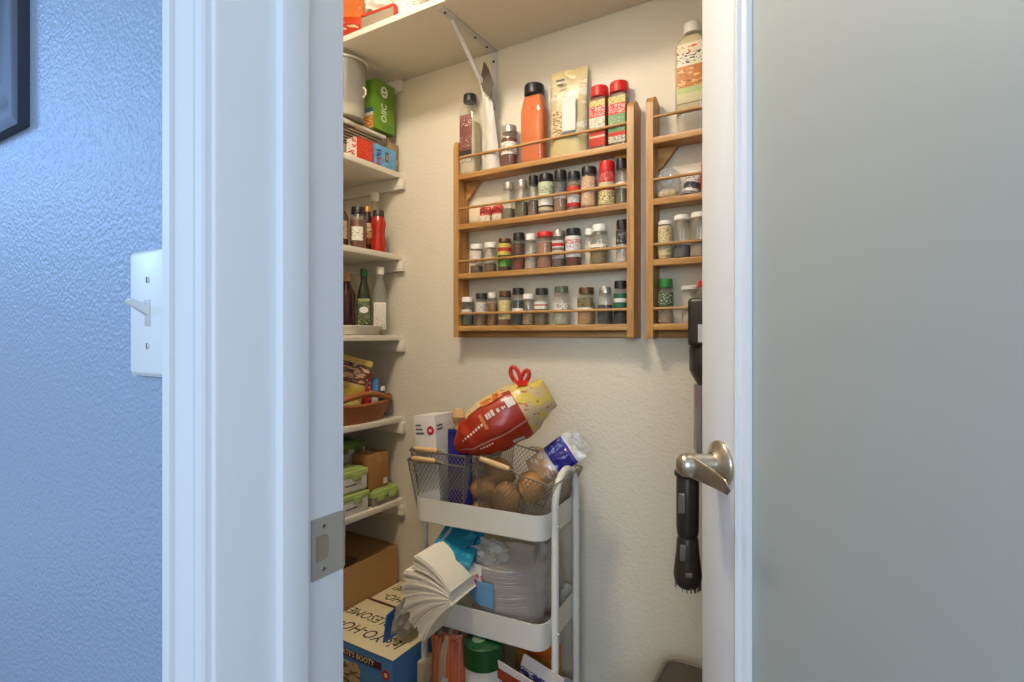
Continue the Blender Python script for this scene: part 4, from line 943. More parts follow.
text('lettering', "WHOLESOME!", 0.045, INK, t, (-0.010, 0.032, 0.2767), (0, 0, R(180)), shear=0.2, sx=0.8)
t = thing('produce_bag', 'crumpled clear bag stuffed in a blue wrapper on the snack boxes', 'bag', (-1.105, 1.222, 0.2805))
part(t, 'bag_film', clear_mat('grey_film', (206, 200, 188), 0.5, 0.2, bump=0.9), lambda b: crumple(b, 0.030, 0.055, 0.055, 2, 0.34, freq=4.0), smooth=20)
part(t, 'blue_wrapper', mat('blue_wrapper', (58, 110, 190), 0.35, bump=0.4, bscale=30), lambda b: b.prism([(-0.060, 0.0), (0.060, 0.0), (0.066, 0.115), (0.010, 0.085), (-0.045, 0.075)], -0.042, -0.038, 'X'))
t['label'] = 'crumpled clear bag in a blue wrapper on the front snack box'

# ------------------------------------------------------------------ white rolling cart
CR = R(4.9)
CU, CV = Vector((math.cos(CR), math.sin(CR), 0)), Vector((-math.sin(CR), math.cos(CR), 0))
CC = Vector((-0.842, 1.302, 0))
def cw(u, v, z=0): return CC + CU * u + CV * v + Vector((0, 0, z))
CL, CD = 0.203, 0.125
cart = thing('rolling_cart', 'white three-tier metal rolling cart with arched handle', 'cart', CC, CR)
def rrect(hx_, hy2, r, n=6):
    pts = []
    for cx_, cy_, a0 in ((hx_ - r, hy2 - r, 0), (-hx_ + r, hy2 - r, 90), (-hx_ + r, -hy2 + r, 180), (hx_ - r, -hy2 + r, 270)):
        for i in range(n + 1):
            a = R(a0 + 90 * i / n); pts.append((cx_ + r * math.cos(a), cy_ + r * math.sin(a)))
    return pts
def tray(zb, zt):
    def fn(b):
        loops = []
        for (k, z, ins) in ((0, zb, 0.006), (1, zb + 0.004, 0.002), (2, zt, 0.0), (3, zt, 0.0025), (4, zb + 0.004, 0.005)):
            loops.append([(x, y, z) for x, y in rrect(CL - ins, CD - ins, 0.035 - ins * 0.5)])
        n = len(loops[0]); vs = [p for l in loops for p in l]; fs = []
        for k in range(len(loops) - 1):
            for i in range(n):
                j = (i + 1) % n; fs.append((k * n + i, k * n + j, (k + 1) * n + j, (k + 1) * n + i))
        fs.append(tuple(reversed(range(n)))); fs.append(tuple(range((len(loops) - 1) * n, len(loops) * n)))
        b.add(vs, fs)
    return fn
TZ = [(0.660, 0.728), (0.383, 0.455), (0.110, 0.180)]
for zb, zt in TZ: part(cart, 'tray', CARTW, tray(zb, zt), smooth=40)
def uframe(b):
    hw, zt = 0.079, 0.822
    pts = [(CL + 0.010, -hw, 0.07)] + [(CL + 0.010, -hw, zt - hw)] + [(CL + 0.010, -hw * math.cos(R(a)), zt - hw + hw * math.sin(R(a))) for a in range(15, 180, 15)] + [(CL + 0.010, hw, zt - hw), (CL + 0.010, hw, 0.07)]
    b.tube(pts, 0.0098, 14)
part(cart, 'handle_frame', CARTW, uframe, smooth=60)
for s in (-1, 1): part(cart, 'leg', CARTW, lambda b: b.tube([(-CL + 0.012, s * 0.079, 0.07), (-CL + 0.012, s * 0.079, 0.662)], 0.0098, 14), smooth=60)
for zb, zt in TZ:
    for s in (-1, 1): part(cart, 'screw', NICKEL, lambda b: b.lathe([(0.005, 0), (0.004, 0.004)], 10, M=Matrix.Translation((CL + 0.018, s * 0.079, (zb + zt) / 2)) @ Matrix.Rotation(R(90), 4, 'Y')))
for x in (-CL + 0.012, CL + 0.010):
    for s in (-1, 1):
        q = part(cart, 'caster', mat('caster_grey', (60, 60, 60), 0.5), lambda b: b.lathe([(0.026, -0.010), (0.028, -0.006), (0.028, 0.006), (0.026, 0.010)], 20, M=Matrix.Translation((x + 0.008, s * 0.079, 0.0285)) @ Matrix.Rotation(R(90), 4, 'X')))
        part(q, 'caster_fork', CARTW, lambda b: b.box((x - 0.010, s * 0.079 - 0.014, 0.045), (x + 0.016, s * 0.079 + 0.014, 0.072), 0.003))

GRIP = wood_mat('pale_grip_wood', (196, 156, 104), (222, 186, 136), 0.5, 'X', 12)
def wire_basket(label, loc, rot, bw, bd, tw, td, h, handles, ds=0.0125):
    t = thing('wire_basket', label, 'basket', loc, rot, 'wire baskets on the cart')
    cb = [Vector((-bw, -bd, 0)), Vector((bw, -bd, 0)), Vector((bw, bd, 0)), Vector((-bw, bd, 0))]
    ct = [Vector((-tw, -td, h)), Vector((tw, -td, h)), Vector((tw, td, h)), Vector((-tw, td, h))]
    def mesh(b):
        for k in range(4):
            A, B_, C_, D_ = cb[k], cb[(k + 1) % 4], ct[(k + 1) % 4], ct[k]
            Lw = (C_ - D_).length
            P_ = lambda s, v: A.lerp(B_, s).lerp(D_.lerp(C_, s), v)
            kk = h / Lw * 0.8; st = ds / Lw
            for sg in (1, -1):
                s0 = -kk
                while s0 < 1 + kk:
                    v0, v1 = 0.0, 1.0
                    sa = s0; sb = s0 + sg * kk
                    lo, hi = 0.0, 1.0
                    if sb != sa:
                        ts = sorted([(0 - sa) / (sb - sa), (1 - sa) / (sb - sa)])
                        lo, hi = max(0, ts[0]), min(1, ts[1])
                    if hi - lo > 0.03:
                        b.tube([P_(sa + (sb - sa) * lo, lo), P_(sa + (sb - sa) * hi, hi)], 0.0008, 4)
                    s0 += st
        n = int(2 * bw / ds)
        for i in range(n + 1):
            x = -bw + 2 * bw * i / n; b.tube([(x, -bd, 0.001), (x, bd, 0.001)], 0.0008, 4)
        n = int(2 * bd / ds)
        for i in range(n + 1):
            y = -bd + 2 * bd * i / n; b.tube([(-bw, y, 0.001), (bw, y, 0.001)], 0.0008, 4)
    o = part(t, 'wire_mesh', STEEL, mesh, smooth=0, fix=False); o['kind'] = 'stuff'
    part(t, 'rim', STEEL, lambda b: b.tube(ct, 0.0022, 8, closed=True))
    part(t, 'base_rim', STEEL, lambda b: b.tube([c_ + Vector((0, 0, 0.002)) for c_ in cb], 0.002, 8, closed=True))
    for k in range(4): part(t, 'corner_wire', STEEL, lambda b: b.tube([cb[k], ct[k]], 0.002, 8))
    for (x, side, hl) in handles:
        yy = side * (td + 0.004)
        q = part(t, 'handle', STEEL, lambda b: b.tube([(x - hl - 0.022, side * td, h), (x - hl - 0.012, yy, h + 0.008), (x + hl + 0.012, yy, h + 0.008), (x + hl + 0.022, side * td, h)], 0.0022, 8))
        part(q, 'grip', GRIP, lambda b: b.tube([(x - hl, yy, h + 0.008), (x - hl * 0.6, yy, h + 0.008), (x + hl * 0.6, yy, h + 0.008), (x + hl, yy, h + 0.008)], [0.0062, 0.0076, 0.0076, 0.0062], 12))
    return t
ZB = TZ[0][0] + 0.005
wire_basket('wire basket with wooden grip at the left, lower of two nested', cw(-0.120, -0.020, ZB), (0, 0, CR), 0.070, 0.085, 0.093, 0.108, 0.165, [(-0.035, -1, 0.038), (0.0, 1, 0.038)])
wire_basket('wire basket nested in the left one, grip sitting higher', cw(-0.119, -0.016, ZB + 0.026), (0, 0, CR), 0.066, 0.080, 0.090, 0.104, 0.165, [(-0.035, -1, 0.038), (0.0, 1, 0.038)])
wire_basket('tilted wire basket of potatoes at the right end of the cart', cw(0.082, -0.005, ZB + 0.022), (0, R(12), CR), 0.084, 0.090, 0.112, 0.116, 0.145, [(-0.052, -1, 0.044), (0.0, 1, 0.042)])

# white carton in the left basket
t = thing('white_carton', 'tall white carton with red dot in the left wire basket', 'box', at(440, 440, 1.545), (0, R(-5), R(2)))
t.location.z = ZB + 0.032
hB = at(431, 417, 1.50).z - (ZB + 0.032)
part(t, 'carton_body', mat('white_carton_board', (214, 210, 204), 0.45, var=0.02), lambda b: b.box((-0.040, -0.042, 0), (0.034, 0.044, hB), 0.0012))
part(t, 'carton_flap', mat('white_carton_flap', (224, 220, 210), 0.5), lambda b: b.box((-0.040, -0.042, hB), (0.034, 0.044, hB + 0.0012)))
part(t, 'red_dot', col_mat((190, 36, 40)), lambda b: b.lathe([(0.0125, 0), (0.0125, 0.0008)], 28, M=Matrix.Translation((0.018, -0.042, hB - 0.040)) @ Matrix.Rotation(R(90), 4, 'X')))
part(t, 'dot_mark', col_mat((232, 190, 190)), lambda b: b.box((0.013, -0.0434, hB - 0.044), (0.022, -0.0428, hB - 0.036)))
part(t, 'printed_lines', mat('grey_ink', (110, 104, 104), 0.6), lambda b: ([b.box((-0.034, -0.0427, hB - 0.028 - 0.011 * k), (-0.014 + 0.004 * k, -0.0419, hB - 0.023 - 0.011 * k)) for k in range(3)], [b.box((0.0339, -0.034, hB - 0.030 - 0.010 * k), (0.0347, -0.008, hB - 0.025 - 0.010 * k)) for k in range(2)]))
t = thing('paper_bag', 'twisted tan paper bag behind the white carton', 'paper bag', at(460, 452, 1.60), 0)
t.location.z = ZB + 0.03
hK = at(459, 409, 1.60).z - ZB - 0.03
KP = mat('tan_paper', (190, 152, 104), 0.8, bump=0.6, bscale=40)
part(t, 'bag_body', KP, lambda b: loft(b, [(Vector((0, 0, 0)), 0.030, 0.025), (Vector((0, 0, hK * 0.5)), 0.034, 0.028), (Vector((0, 0, hK * 0.75)), 0.028, 0.022), (Vector((0.0, 0, hK * 0.84)), 0.016, 0.014)], 20, amp=0.002), smooth=50)
part(t, 'bag_top', KP, lambda b: loft(b, [(Vector((0, 0, hK * 0.84)), 0.016, 0.014), (Vector((0, 0, hK * 0.92)), 0.024, 0.018), (Vector((-0.004, 0, hK)), 0.016, 0.006)], 20, amp=0.004, freq=40), smooth=40)
t = thing('blue_packet', 'dark blue plastic packet tucked beside the red bag', 'packet', at(460, 452, 1.50), R(10))
t.location.z = ZB + 0.03
hK2 = at(458, 431, 1.50).z - ZB - 0.03
part(t, 'packet_body', mat('navy_plastic', (40, 34, 120), 0.3, bump=0.6, bscale=40), lambda b: pouch(b, 0.075, hK2, 0.04, seed=12, crinkle=0.004), smooth=60)
part(t, 'packet_seal', mat('navy_seal', (52, 44, 130), 0.3), lambda b: b.box((-0.036, -0.001, hK2 - 0.004), (0.036, 0.001, hK2 + 0.004)))

# ---- big red and cream bag lying over the baskets
RB0, RB1 = at(457, 447, 1.47), at(541, 397, 1.50)
ax_ = (RB1 - RB0); Lb = ax_.length; ax_n = ax_.normalized()
vw = Vector((AX[0], AX[1], 0)).normalized()
up_ = (vw.cross(ax_n)).normalized()
if up_.z < 0: up_ = -up_
dp_ = ax_n.cross(up_).normalized()
rb = thing('chip_bag', 'large red and cream plastic bag tied with a red bow', 'bag', RB0.lerp(RB1, 0.5) - Vector((0, 0, 0.07)))
base = Vector(rb.location)
PROF = [(-0.02, 0.012, 0.008), (0.04, 0.030, 0.020), (0.15, 0.054, 0.040), (0.30, 0.068, 0.056), (0.48, 0.076, 0.064), (0.66, 0.078, 0.066), (0.82, 0.072, 0.060), (0.93, 0.060, 0.046), (1.03, 0.046, 0.030), (1.10, 0.042, 0.012)]
def bagsec(t_):
    for i in range(len(PROF) - 1):
        if PROF[i][0] <= t_ <= PROF[i + 1][0]:
            q = (t_ - PROF[i][0]) / (PROF[i + 1][0] - PROF[i][0]); q = q * q * (3 - 2 * q)
            return [PROF[i][j] + (PROF[i + 1][j] - PROF[i][j]) * q for j in (1, 2)]
    return list(PROF[-1][1:])
def bagpt(t_, a, off=0.0):
    ru, rv = bagsec(t_)
    c = RB0 + ax_ * t_ - base
    P = c + up_ * ((ru + off) * math.cos(a)) + dp_ * ((rv + off) * math.sin(a))
    P = P + (P - c).normalized() * 0.006 * mnoise.noise(P * 22)
    return P
def bagskin(t0, t1, nt_=20, n=36):
    def fn(b):
        b.grid(lambda u, v: tuple(bagpt(t0 + (t1 - t0) * v, 2 * PI * u)), n, nt_, wrap=True)
        o = len(b.v); b.f.append(tuple(range(o - n, o))); b.f.append(tuple(reversed(range(0, n))))
    return fn
REDP = mat('red_bag_plastic', (166, 46, 22), 0.28, var=0.18, vscale=26, bump=0.5, bscale=28)
CRP = band_mat([(0, (206, 182, 140))], prints=[(0, 1, (214, 190, 96), 0.5, 18), (0, 1, (190, 90, 60), 0.36, 50)], rough=0.3, bump=0.5)
part(rb, 'bag_body', REDP, bagskin(-0.02, 0.74), smooth=70)
part(rb, 'bag_top', CRP, bagskin(0.74, 1.10, 12), smooth=70)
# facing the camera: angle where dp_ points to the lens
fa = -PI / 2 if dp_.dot(vw) > 0 else PI / 2
sgn = 1 if fa > 0 else -1
def patch(nm, m, t0, t1, a0, a1, off=0.0016):
    part(rb, nm, m, lambda b: b.grid(lambda u, v: tuple(bagpt(t0 + (t1 - t0) * u, fa - sgn * R(a0 + (a1 - a0) * v), off)), 14, 8), smooth=70)
# a0..a1 degrees above the middle of the visible side
patch('cream_shoulder', CRP, 0.22, 0.76, 58, 100)
patch('food_picture', band_mat([(0, (206, 110, 50))], prints=[(0, 1, (232, 180, 110), 0.46, 50), (0, 1, (150, 50, 24), 0.4, 60)], rough=0.3), 0.42, 0.66, 50, 72, 0.0026)
WPRT = mat('white_bag_print', (222, 206, 190), 0.4)
for (t0, t1, a0, a1) in [(0.08 + 0.034 * k, 0.100 + 0.034 * k, 9 + k, 15 + k) for k in range(8)] + [(0.40, 0.425, 22, 34), (0.43, 0.455, 22, 34), (0.465, 0.495, 22, 35), (0.525, 0.555, 23, 31), (0.58, 0.60, 23, 29), (0.605, 0.62, 24, 28)] + [(0.2 + 0.03 * k, 0.22 + 0.03 * k, -33, -29) for k in range(5)]:
    patch('white_print', WPRT, t0, t1, a0, a1)
patch('white_sticker', col_mat((222, 218, 206)), 0.64, 0.73, 20, 40)
patch('flame_print', mat('tan_print', (196, 120, 70), 0.4), 0.34, 0.375, 5, 42)
patch('seam_strip', mat('pink_seam', (196, 130, 110), 0.4), 0.02, 0.76, -22, -18, 0.004)
patch('white_sticker', col_mat((206, 200, 190)), 0.52, 0.64, -62, -50)
neck = bagpt(0.98, 0 if True else 0) 
tie = RB0 + ax_ * 0.93 + up_ * 0.058 - base
REDT = mat('red_tie', (196, 34, 26), 0.35)
def bow(b):
    for s, sz in ((-1, 1.0), (1, 0.8)):
        pts = [tie + Vector((0, 0, 0.0)) + CU * (s * 0.016 * sz * (1 - math.cos(R(a)))) + Vector((0, 0, 1)) * (0.024 * sz * math.sin(R(a)) * (1 if a <= 180 else 0.6) + 0.014 * (1 - math.cos(R(a))) * sz) - CU * 0.012 for a in range(0, 361, 24)]
        b.tube(pts, 0.0060, 8)
part(rb, 'tie_bow', REDT, bow, smooth=60)
part(rb, 'tie_band', REDT, lambda b: b.grid(lambda u, v: tuple(bagpt(0.84 + 0.10 * u, fa - sgn * R(52 + 55 * v), 0.004)), 8, 10), smooth=60)

# ---- potatoes and bread in the tilted basket
PMAT = mat('potato_skin', (178, 132, 76), 0.7, var=0.2, vscale=40, bump=0.3, bscale=80)
for i, (px, py, z, rr, lab) in enumerate(((483, 487, 1.50, 0.039, 'tan potato at the left inside the tilted wire basket'), (500, 472, 1.535, 0.041, 'topmost tan potato showing above the basket rim'), (506, 500, 1.475, 0.045, 'large tan potato low at the front of the wire basket'), (531, 487, 1.48, 0.040, 'tan potato under the bread bag in the wire basket'), (484, 511, 1.495, 0.034, 'small tan potato deep in the basket beside the tray wall'))):
    t = thing('potato', lab, 'potato', at(px, py, z), (R(20 * i), R(35 * i), R(50 * i)), 'potatoes in the wire basket')
    part(t, 'skin', PMAT, lambda b: crumple(b, rr * 1.15, rr * 0.95, rr * 0.88, 20 + i * 3, 0.10, 3, 0.0, 1.6), smooth=80)
    part(t, 'eye', mat('potato_eye', (130, 92, 52), 0.8), lambda b: crumple(b, 0.003, 0.0015, 0.003, i, 0.1, 1, 0.0), loc=(0, -rr * 0.96, 0))
BREAD = mat('bread_crust', (186, 142, 92), 0.8, var=0.15, vscale=30, bump=0.3, bscale=60)
t = thing('bread_bag', 'clear bread bag with dark blue band at the right of the basket', 'bag', at(534, 474, 1.50), (R(-12), R(52), CR))
part(t, 'bag_body', band_mat([(0, (186, 150, 116)), (0.36, (190, 180, 168)), (0.42, (38, 28, 122)), (0.74, (70, 60, 150)), (0.80, (206, 200, 192))], rough=0.22, prints=[(0, 0.4, (214, 196, 176), 0.45, 30), (0.8, 1, (226, 222, 214), 0.5, 40), (0.42, 0.75, (70, 60, 160), 0.36, 40)], bump=0.6), lambda b: pouch(b, 0.085, 0.150, 0.046, seed=77, crinkle=0.007, top=0.22), smooth=45)
part(t, 'bag_tail', FILM, lambda b: pouch(b, 0.070, 0.028, 0.010, nx=8, nz=5, seed=79, crinkle=0.006), loc=(0, 0, 0.143), smooth=45)

# ------------------------------------------------------------------ middle tier
ZM = TZ[1][0] + 0.005
NAP = mat('napkin_paper', (242, 234, 214), 0.85, var=0.04, bump=0.15, bscale=200)
piv = at(463, 594, 1.375)
np_ = thing('napkin_pack', 'opened pack of white paper napkins fanning out over the tray', 'napkin pack', (piv.x, piv.y, piv.z), CR)
NS = 40
for i in range(NS):
    al = R(-52 + 82 * i / (NS - 1) + (6 if i > 31 else 0) + random.uniform(-0.6, 0.6))     # angle above the horizontal, pointing left
    ln = 0.144 + 0.012 * math.sin(i * 0.9) * 0.5 - (0.012 if i > 31 else 0) - 0.012 * abs(i / NS - 0.45)
    def fn(b):
        N_ = 8
        top, bot = [], []
        for k in range(N_ + 1):
            s = k / N_; r_ = 0.022 + ln * s
            bend = 0.010 * s * (1 - s) * 4
            th = 0.0012 + 0.0018 * s
            x, z = -r_ * math.cos(al), r_ * math.sin(al)
            nx_, nz_ = math.sin(al), math.cos(al)
            x += nx_ * bend; z += nz_ * bend
            top.append((x + nx_ * th, z + nz_ * th)); bot.append((x - nx_ * th, z - nz_ * th))
        y0 = -0.030 + random.uniform(-0.003, 0.003)
        b.prism(top + bot[::-1], y0, y0 + 0.125, 'Y')
    part(np_, 'napkin', NAP, fn, smooth=50)
TURQ = band_mat([(0, (30, 130, 160))], axis=0, rough=0.3, prints=[(0, 1, (60, 160, 186), 0.45, 20)])
def wrapq(b):
    M_ = Matrix.Rotation(-CR, 4, 'Z') @ Matrix.Translation(-piv)
    q = [at(430, 549, 1.47), at(470, 566, 1.44), at(486, 530, 1.56), at(452, 516, 1.60)]
    n_ = (q[1] - q[0]).cross(q[3] - q[0]).normalized()
    if n_.z > 0: n_ = -n_
    q2 = [p_ + n_ * 0.035 for p_ in q]
    b.add([M_ @ p_ for p_ in q + q2], [(0, 1, 2, 3), (7, 6, 5, 4), (0, 4, 5, 1), (1, 5, 6, 2), (2, 6, 7, 3), (3, 7, 4, 0)])
    return q, -n_
wb_ = MB(); wq, wn = wrapq(wb_)
wr = wb_.build('wrapper', TURQ, np_, smooth=0)
def wmark(nm, m, u0, u1, v0, v1):
    M_ = Matrix.Rotation(-CR, 4, 'Z') @ Matrix.Translation(-piv)
    f_ = lambda u, v: wq[0].lerp(wq[1], u).lerp(wq[3].lerp(wq[2], u), v) + wn * 0.0008
    b = MB(); b.add([M_ @ f_(*k) for k in ((u0, v0), (u1, v0), (u1, v1), (u0, v1))], [(0, 1, 2, 3)]); b.build(nm, m, wr, smooth=0)
wmark('wrapper_edge', col_mat((186, 196, 190)), 0.12, 0.20, 0.12, 0.95)
wmark('wrapper_print', mat('navy_print', (24, 40, 80), 0.4), 0.52, 0.64, 0.55, 0.9)
wmark('wrapper_print', mat('navy_print', (24, 40, 80), 0.4), 0.72, 0.80, 0.35, 0.92)
wmark('wrapper_print', mat('navy_print', (24, 40, 80), 0.4), 0.86, 0.90, 0.45, 0.80)

pc = at(510, 600, 1.535)
pp = thing('plate_pack', 'plastic-wrapped stack of white paper plates on the middle tray', 'plate pack', (pc.x, pc.y, ZM))
pp.scale = (1.06, 1.06, 0.93)
PLT = mat('plate_paper', (232, 226, 224), 0.7, var=0.10, vscale=45, bump=0.7, bscale=70)
NP = 34
for i in range(NP):
    z = 0.003 + i * 0.0050
    rr = 0.092 + 0.009 * min(1, (i + 2) / 12) + random.uniform(-0.0012, 0.0012)
    part(pp, 'plate', PLT, lambda b: b.lathe([(rr * 0.75, z), (rr * 0.98, z + 0.010), (rr, z + 0.0118), (rr * 0.97, z + 0.0122), (rr * 0.75, z + 0.004)], 64, rib=0.02), smooth=60)
def wrapfn(u, v):
    prf = [(0.096, 0.006), (0.104, 0.05), (0.1065, 0.10), (0.1065, 0.175), (0.100, 0.195), (0.075, 0.212), (0.040, 0.225), (0.018, 0.237)]
    k = min(int(v * 7), 6); s = v * 7 - k
    r = prf[k][0] + (prf[k + 1][0] - prf[k][0]) * s; z = prf[k][1] + (prf[k + 1][1] - prf[k][1]) * s
    a = 2 * PI * u
    r += 0.003 * mnoise.noise(Vector((math.cos(a) * 4, math.sin(a) * 4, z * 30)))
    return (r * math.cos(a), r * math.sin(a), z)
part(pp, 'wrap_film', clear_mat('thin_film', (250, 248, 244), 0.05, 0.14, bump=0.7, gloss=0.35), lambda b: b.grid(wrapfn, 48, 21, wrap=True), smooth=45)
part(pp, 'gathered_film', clear_mat('milky_film', (236, 232, 224), 0.55, 0.2, bump=0.9), lambda b: crumple(b, 0.050, 0.040, 0.038, 31, 0.35, 3, 0.212, 3.2), loc=(-0.035, -0.045, -0.01), smooth=20)
ctr = math.atan2(-pc.y, -pc.x)
def cyl_patch(nm, m, a0, a1, z0, z1, r):
    part(pp, nm, m, lambda b: b.grid(lambda u, v: (r * math.cos(ctr + R(a0 + (a1 - a0) * u)), r * math.sin(ctr + R(a0 + (a1 - a0) * u)), z0 + (z1 - z0) * v), 16, 2), smooth=60)
cyl_patch('blue_label', mat('label_blue', (110, 160, 200), 0.4, var=0.08), -74, -22, 0.080, 0.148, 0.1105)
cyl_patch('white_label', band_mat([(0, (226, 222, 216))]), -86, -40, 0.146, 0.192, 0.1108)
for k, ch in enumerate('plates'):
    a = ctr + R(-80 + 8 * k)
    text('lettering', ch, 0.026, mat('red_print', (200, 50, 44), 0.5), pp, (0.1118 * math.cos(a), 0.1118 * math.sin(a), 0.160), (R(90), 0, a + PI / 2))
cyl_patch('red_dot', mat('red_dot_print', (190, 40, 50), 0.5), -66, -50, 0.122, 0.145, 0.1112)
cyl_patch('blue_mark', mat('blue_mark_print', (50, 80, 170), 0.5), -76, -62, 0.176, 0.190, 0.1114)
P = cw(0.135, 0.055, ZM)
t = thing('clear_bag', 'grey crumpled clear bag behind the plates at the cart end', 'bag', P)
part(t, 'bag_film', clear_mat('grey_film', (206, 200, 188), 0.5, 0.2, bump=0.9), lambda b: crumple(b, 0.045, 0.045, 0.105, 41, 0.28, 3, None, 3.0), smooth=22)
part(t, 'contents', mat('mauve_contents', (150, 120, 110), 0.8, var=0.3, vscale=30), lambda b: crumple(b, 0.030, 0.032, 0.05, 43, 0.2))

# ------------------------------------------------------------------ bottom tier
ZL3 = TZ[2][0] + 0.005
P = at(446, 660, 1.45)
t = thing('pasta_bag', 'clear bag of orange strips at left of the bottom tray', 'bag', (P.x, P.y + 0.02, ZL3), R(15))
t.scale = (1.15, 1.0, 1.0)
hO = 0.266
part(t, 'bag_film', clear_mat('thin_film', (250, 248, 244), 0.05, 0.14, bump=0.7, gloss=0.35), lambda b: loft(b, [(Vector((0, 0, 0)), 0.045, 0.035), (Vector((0, 0, hO * 0.5)), 0.050, 0.040), (Vector((0, 0, hO * 0.85)), 0.042, 0.034), (Vector((0, 0, hO)), 0.032, 0.016)], 24, amp=0.009, freq=28), smooth=25)
OR = mat('orange_strip', (222, 104, 44), 0.6, var=0.2, vscale=30)
PALE = mat('pale_strip', (200, 170, 140), 0.6, var=0.2, vscale=30)
for i in range(26):
    a = 2 * PI * i / 26; r0 = 0.038 * (0.7 + 0.3 * random.random())
    x, y = r0 * math.cos(a), r0 * 0.8 * math.sin(a)
    part(t, 'strip', (OR if random.random() < (0.85 if math.cos(a) > 0 else 0.45) else PALE), lambda b: b.tube([(x, y, 0.006), (x * 1.15, y * 1.15, hO * 0.45), (x * 1.05, y * 1.05, hO * 0.8), (x * random.uniform(0.5, 1.2), y * random.uniform(0.3, 0.9), hO * random.uniform(0.9, 0.99))], 0.0055, 6), smooth=60)
part(t, 'tag', col_mat((206, 200, 190)), lambda b: b.box((-0.006, -0.044, 0.150), (0.008, -0.042, 0.166)))
P = at(484, 650, 1.44)
t = thing('drink_canister', 'white canister with dark green lid on the bottom tray', 'canister', (P.x, P.y, ZL3))
hG = 0.262
part(t, 'canister_body', band_mat([(0, (60, 110, 70)), (0.35, (222, 216, 206))], prints=[(0.2, 0.7, (70, 110, 80), 0.42, 40)]), lambda b: b.lathe([(0.048, 0), (0.050, 0.004), (0.051, hG - 0.062), (0.048, hG - 0.050)], 36))
part(t, 'lid', mat('dark_green_cap', (16, 74, 34), 0.35), lambda b: b.lathe([(0.055, hG - 0.060), (0.055, hG - 0.004), (0.049, hG)], 48, rib=0.01))
part(t, 'lid_disc', mat('lid_disc', (120, 150, 120), 0.4), lambda b: b.lathe([(0.018, hG), (0.017, hG + 0.0015)], 24, c=(-0.01, -0.01, 0)))
g6 = 'pouches fanned on the bottom tray'
pm1 = band_mat([(0, (90, 50, 150)), (0.45, (214, 196, 190)), (0.8, (150, 60, 40)), (0.93, (226, 216, 206))], prints=[(0.5, 0.8, (80, 60, 140), 0.44, 50), (0.1, 0.4, (222, 196, 110), 0.42, 40)], rough=0.3)
pm2 = band_mat([(0, (206, 130, 60)), (0.5, (206, 200, 210)), (0.75, (70, 70, 130)), (0.86, (226, 216, 206))], prints=[(0.1, 0.5, (150, 40, 60), 0.44, 40), (0.5, 0.9, (226, 216, 214), 0.44, 50)], rough=0.3)
for i, (px, z, ry, hh, m, lab) in enumerate(((502, 1.43, 16, 0.215, pm1, 'purple and white snack pouch leaning at front of bottom tray'), (524, 1.445, 18, 0.228, pm2, 'orange and lilac snack pouch leaning behind the purple one'))):
    P = at(px, 660, z)
    t = thing('snack_pouch', lab, 'pouch', (P.x, P.y, ZL3), (R(8), R(ry), CR), g6)
    part(t, 'pouch_body', m, lambda b: pouch(b, 0.12, hh, 0.025, seed=50 + i, crinkle=0.003), smooth=70)
    part(t, 'pouch_seal', col_mat((226, 214, 206), 0.4), lambda b: b.box((-0.058, -0.001, hh - 0.002), (0.058, 0.001, hh + 0.008)))
P = cw(0.115, 0.035, ZL3)
t = thing('rice_bag', 'beige bag with orange band and dark lettering on bottom tray', 'bag', P, CR)
part(t, 'bag_body', band_mat([(0, (206, 150, 50)), (0.62, (214, 110, 30)), (0.78, (190, 180, 160))], prints=[(0.05, 0.6, (226, 190, 90), 0.45, 30)], rough=0.4), lambda b: pouch(b, 0.14, 0.270, 0.06, seed=61, crinkle=0.004), smooth=70)
text('lettering', 'DWAR', 0.034, mat('dark_letter', (50, 46, 44), 0.6), t, (0.004, -0.019, 0.236), (R(78), R(-8), 0))
part(t, 'red_spot', col_mat((176, 40, 50)), lambda b: crumple(b, 0.014, 0.004, 0.014, 4, 0.05, 2, 0.0), loc=(-0.045, -0.024, 0.205))
P = at(414, 676, 1.50)
t = thing('paper_carton', 'small beige carton at left end of the bottom tray', 'box', cw(-0.158, -0.082, ZL3), CR)
part(t, 'carton_body', col_mat((196, 182, 156), 0.7), lambda b: b.box((-0.035, -0.03, 0), (0.03, 0.03, 0.140), 0.001))
part(t, 'carton_flap', col_mat((206, 194, 170), 0.7), lambda b: b.box((-0.035, -0.031, 0.138), (0.030, 0.02, 0.1415)))

# ------------------------------------------------------------------ stick vacuum on the wall behind the door
VB = mat('vacuum_black', (54, 49, 45), 0.35, var=0.1)
VG = mat('vacuum_grey', (118, 112, 106), 0.4)
v = thing('stick_vacuum', 'black cordless stick vacuum hanging on the wall behind the door', 'vacuum', (-0.27, YB, 0.12))
zz = lambda z: z - 0.12
part(v, 'wall_dock', VB, lambda b: b.box((-0.03, -0.05, zz(0.82)), (0.04, 0, zz(1.16)), 0.006))
part(v, 'battery', VB, lambda b: b.box((-0.048, -0.156, zz(1.155)), (0.035, -0.068, zz(1.272)), 0.010, 3))
part(v, 'motor_body', VB, lambda b: b.lathe([(0.030, zz(1.058)), (0.040, zz(1.075)), (0.0505, zz(1.095)), (0.0505, zz(1.150)), (0.046, zz(1.158))], 32, c=(-0.004, -0.100, 0)))
part(v, 'battery_sticker', col_mat((206, 206, 206)), lambda b: b.box((-0.022, -0.1572, zz(1.165)), (0.014, -0.1555, zz(1.208))))
part(v, 'dust_bin', clear_mat('bin_plastic', (206, 200, 200), 0.3, 0.1), lambda b: b.lathe([(0.032, zz(0.890)), (0.036, zz(0.90)), (0.036, zz(1.060))], 28, c=(-0.008, -0.100, 0)))
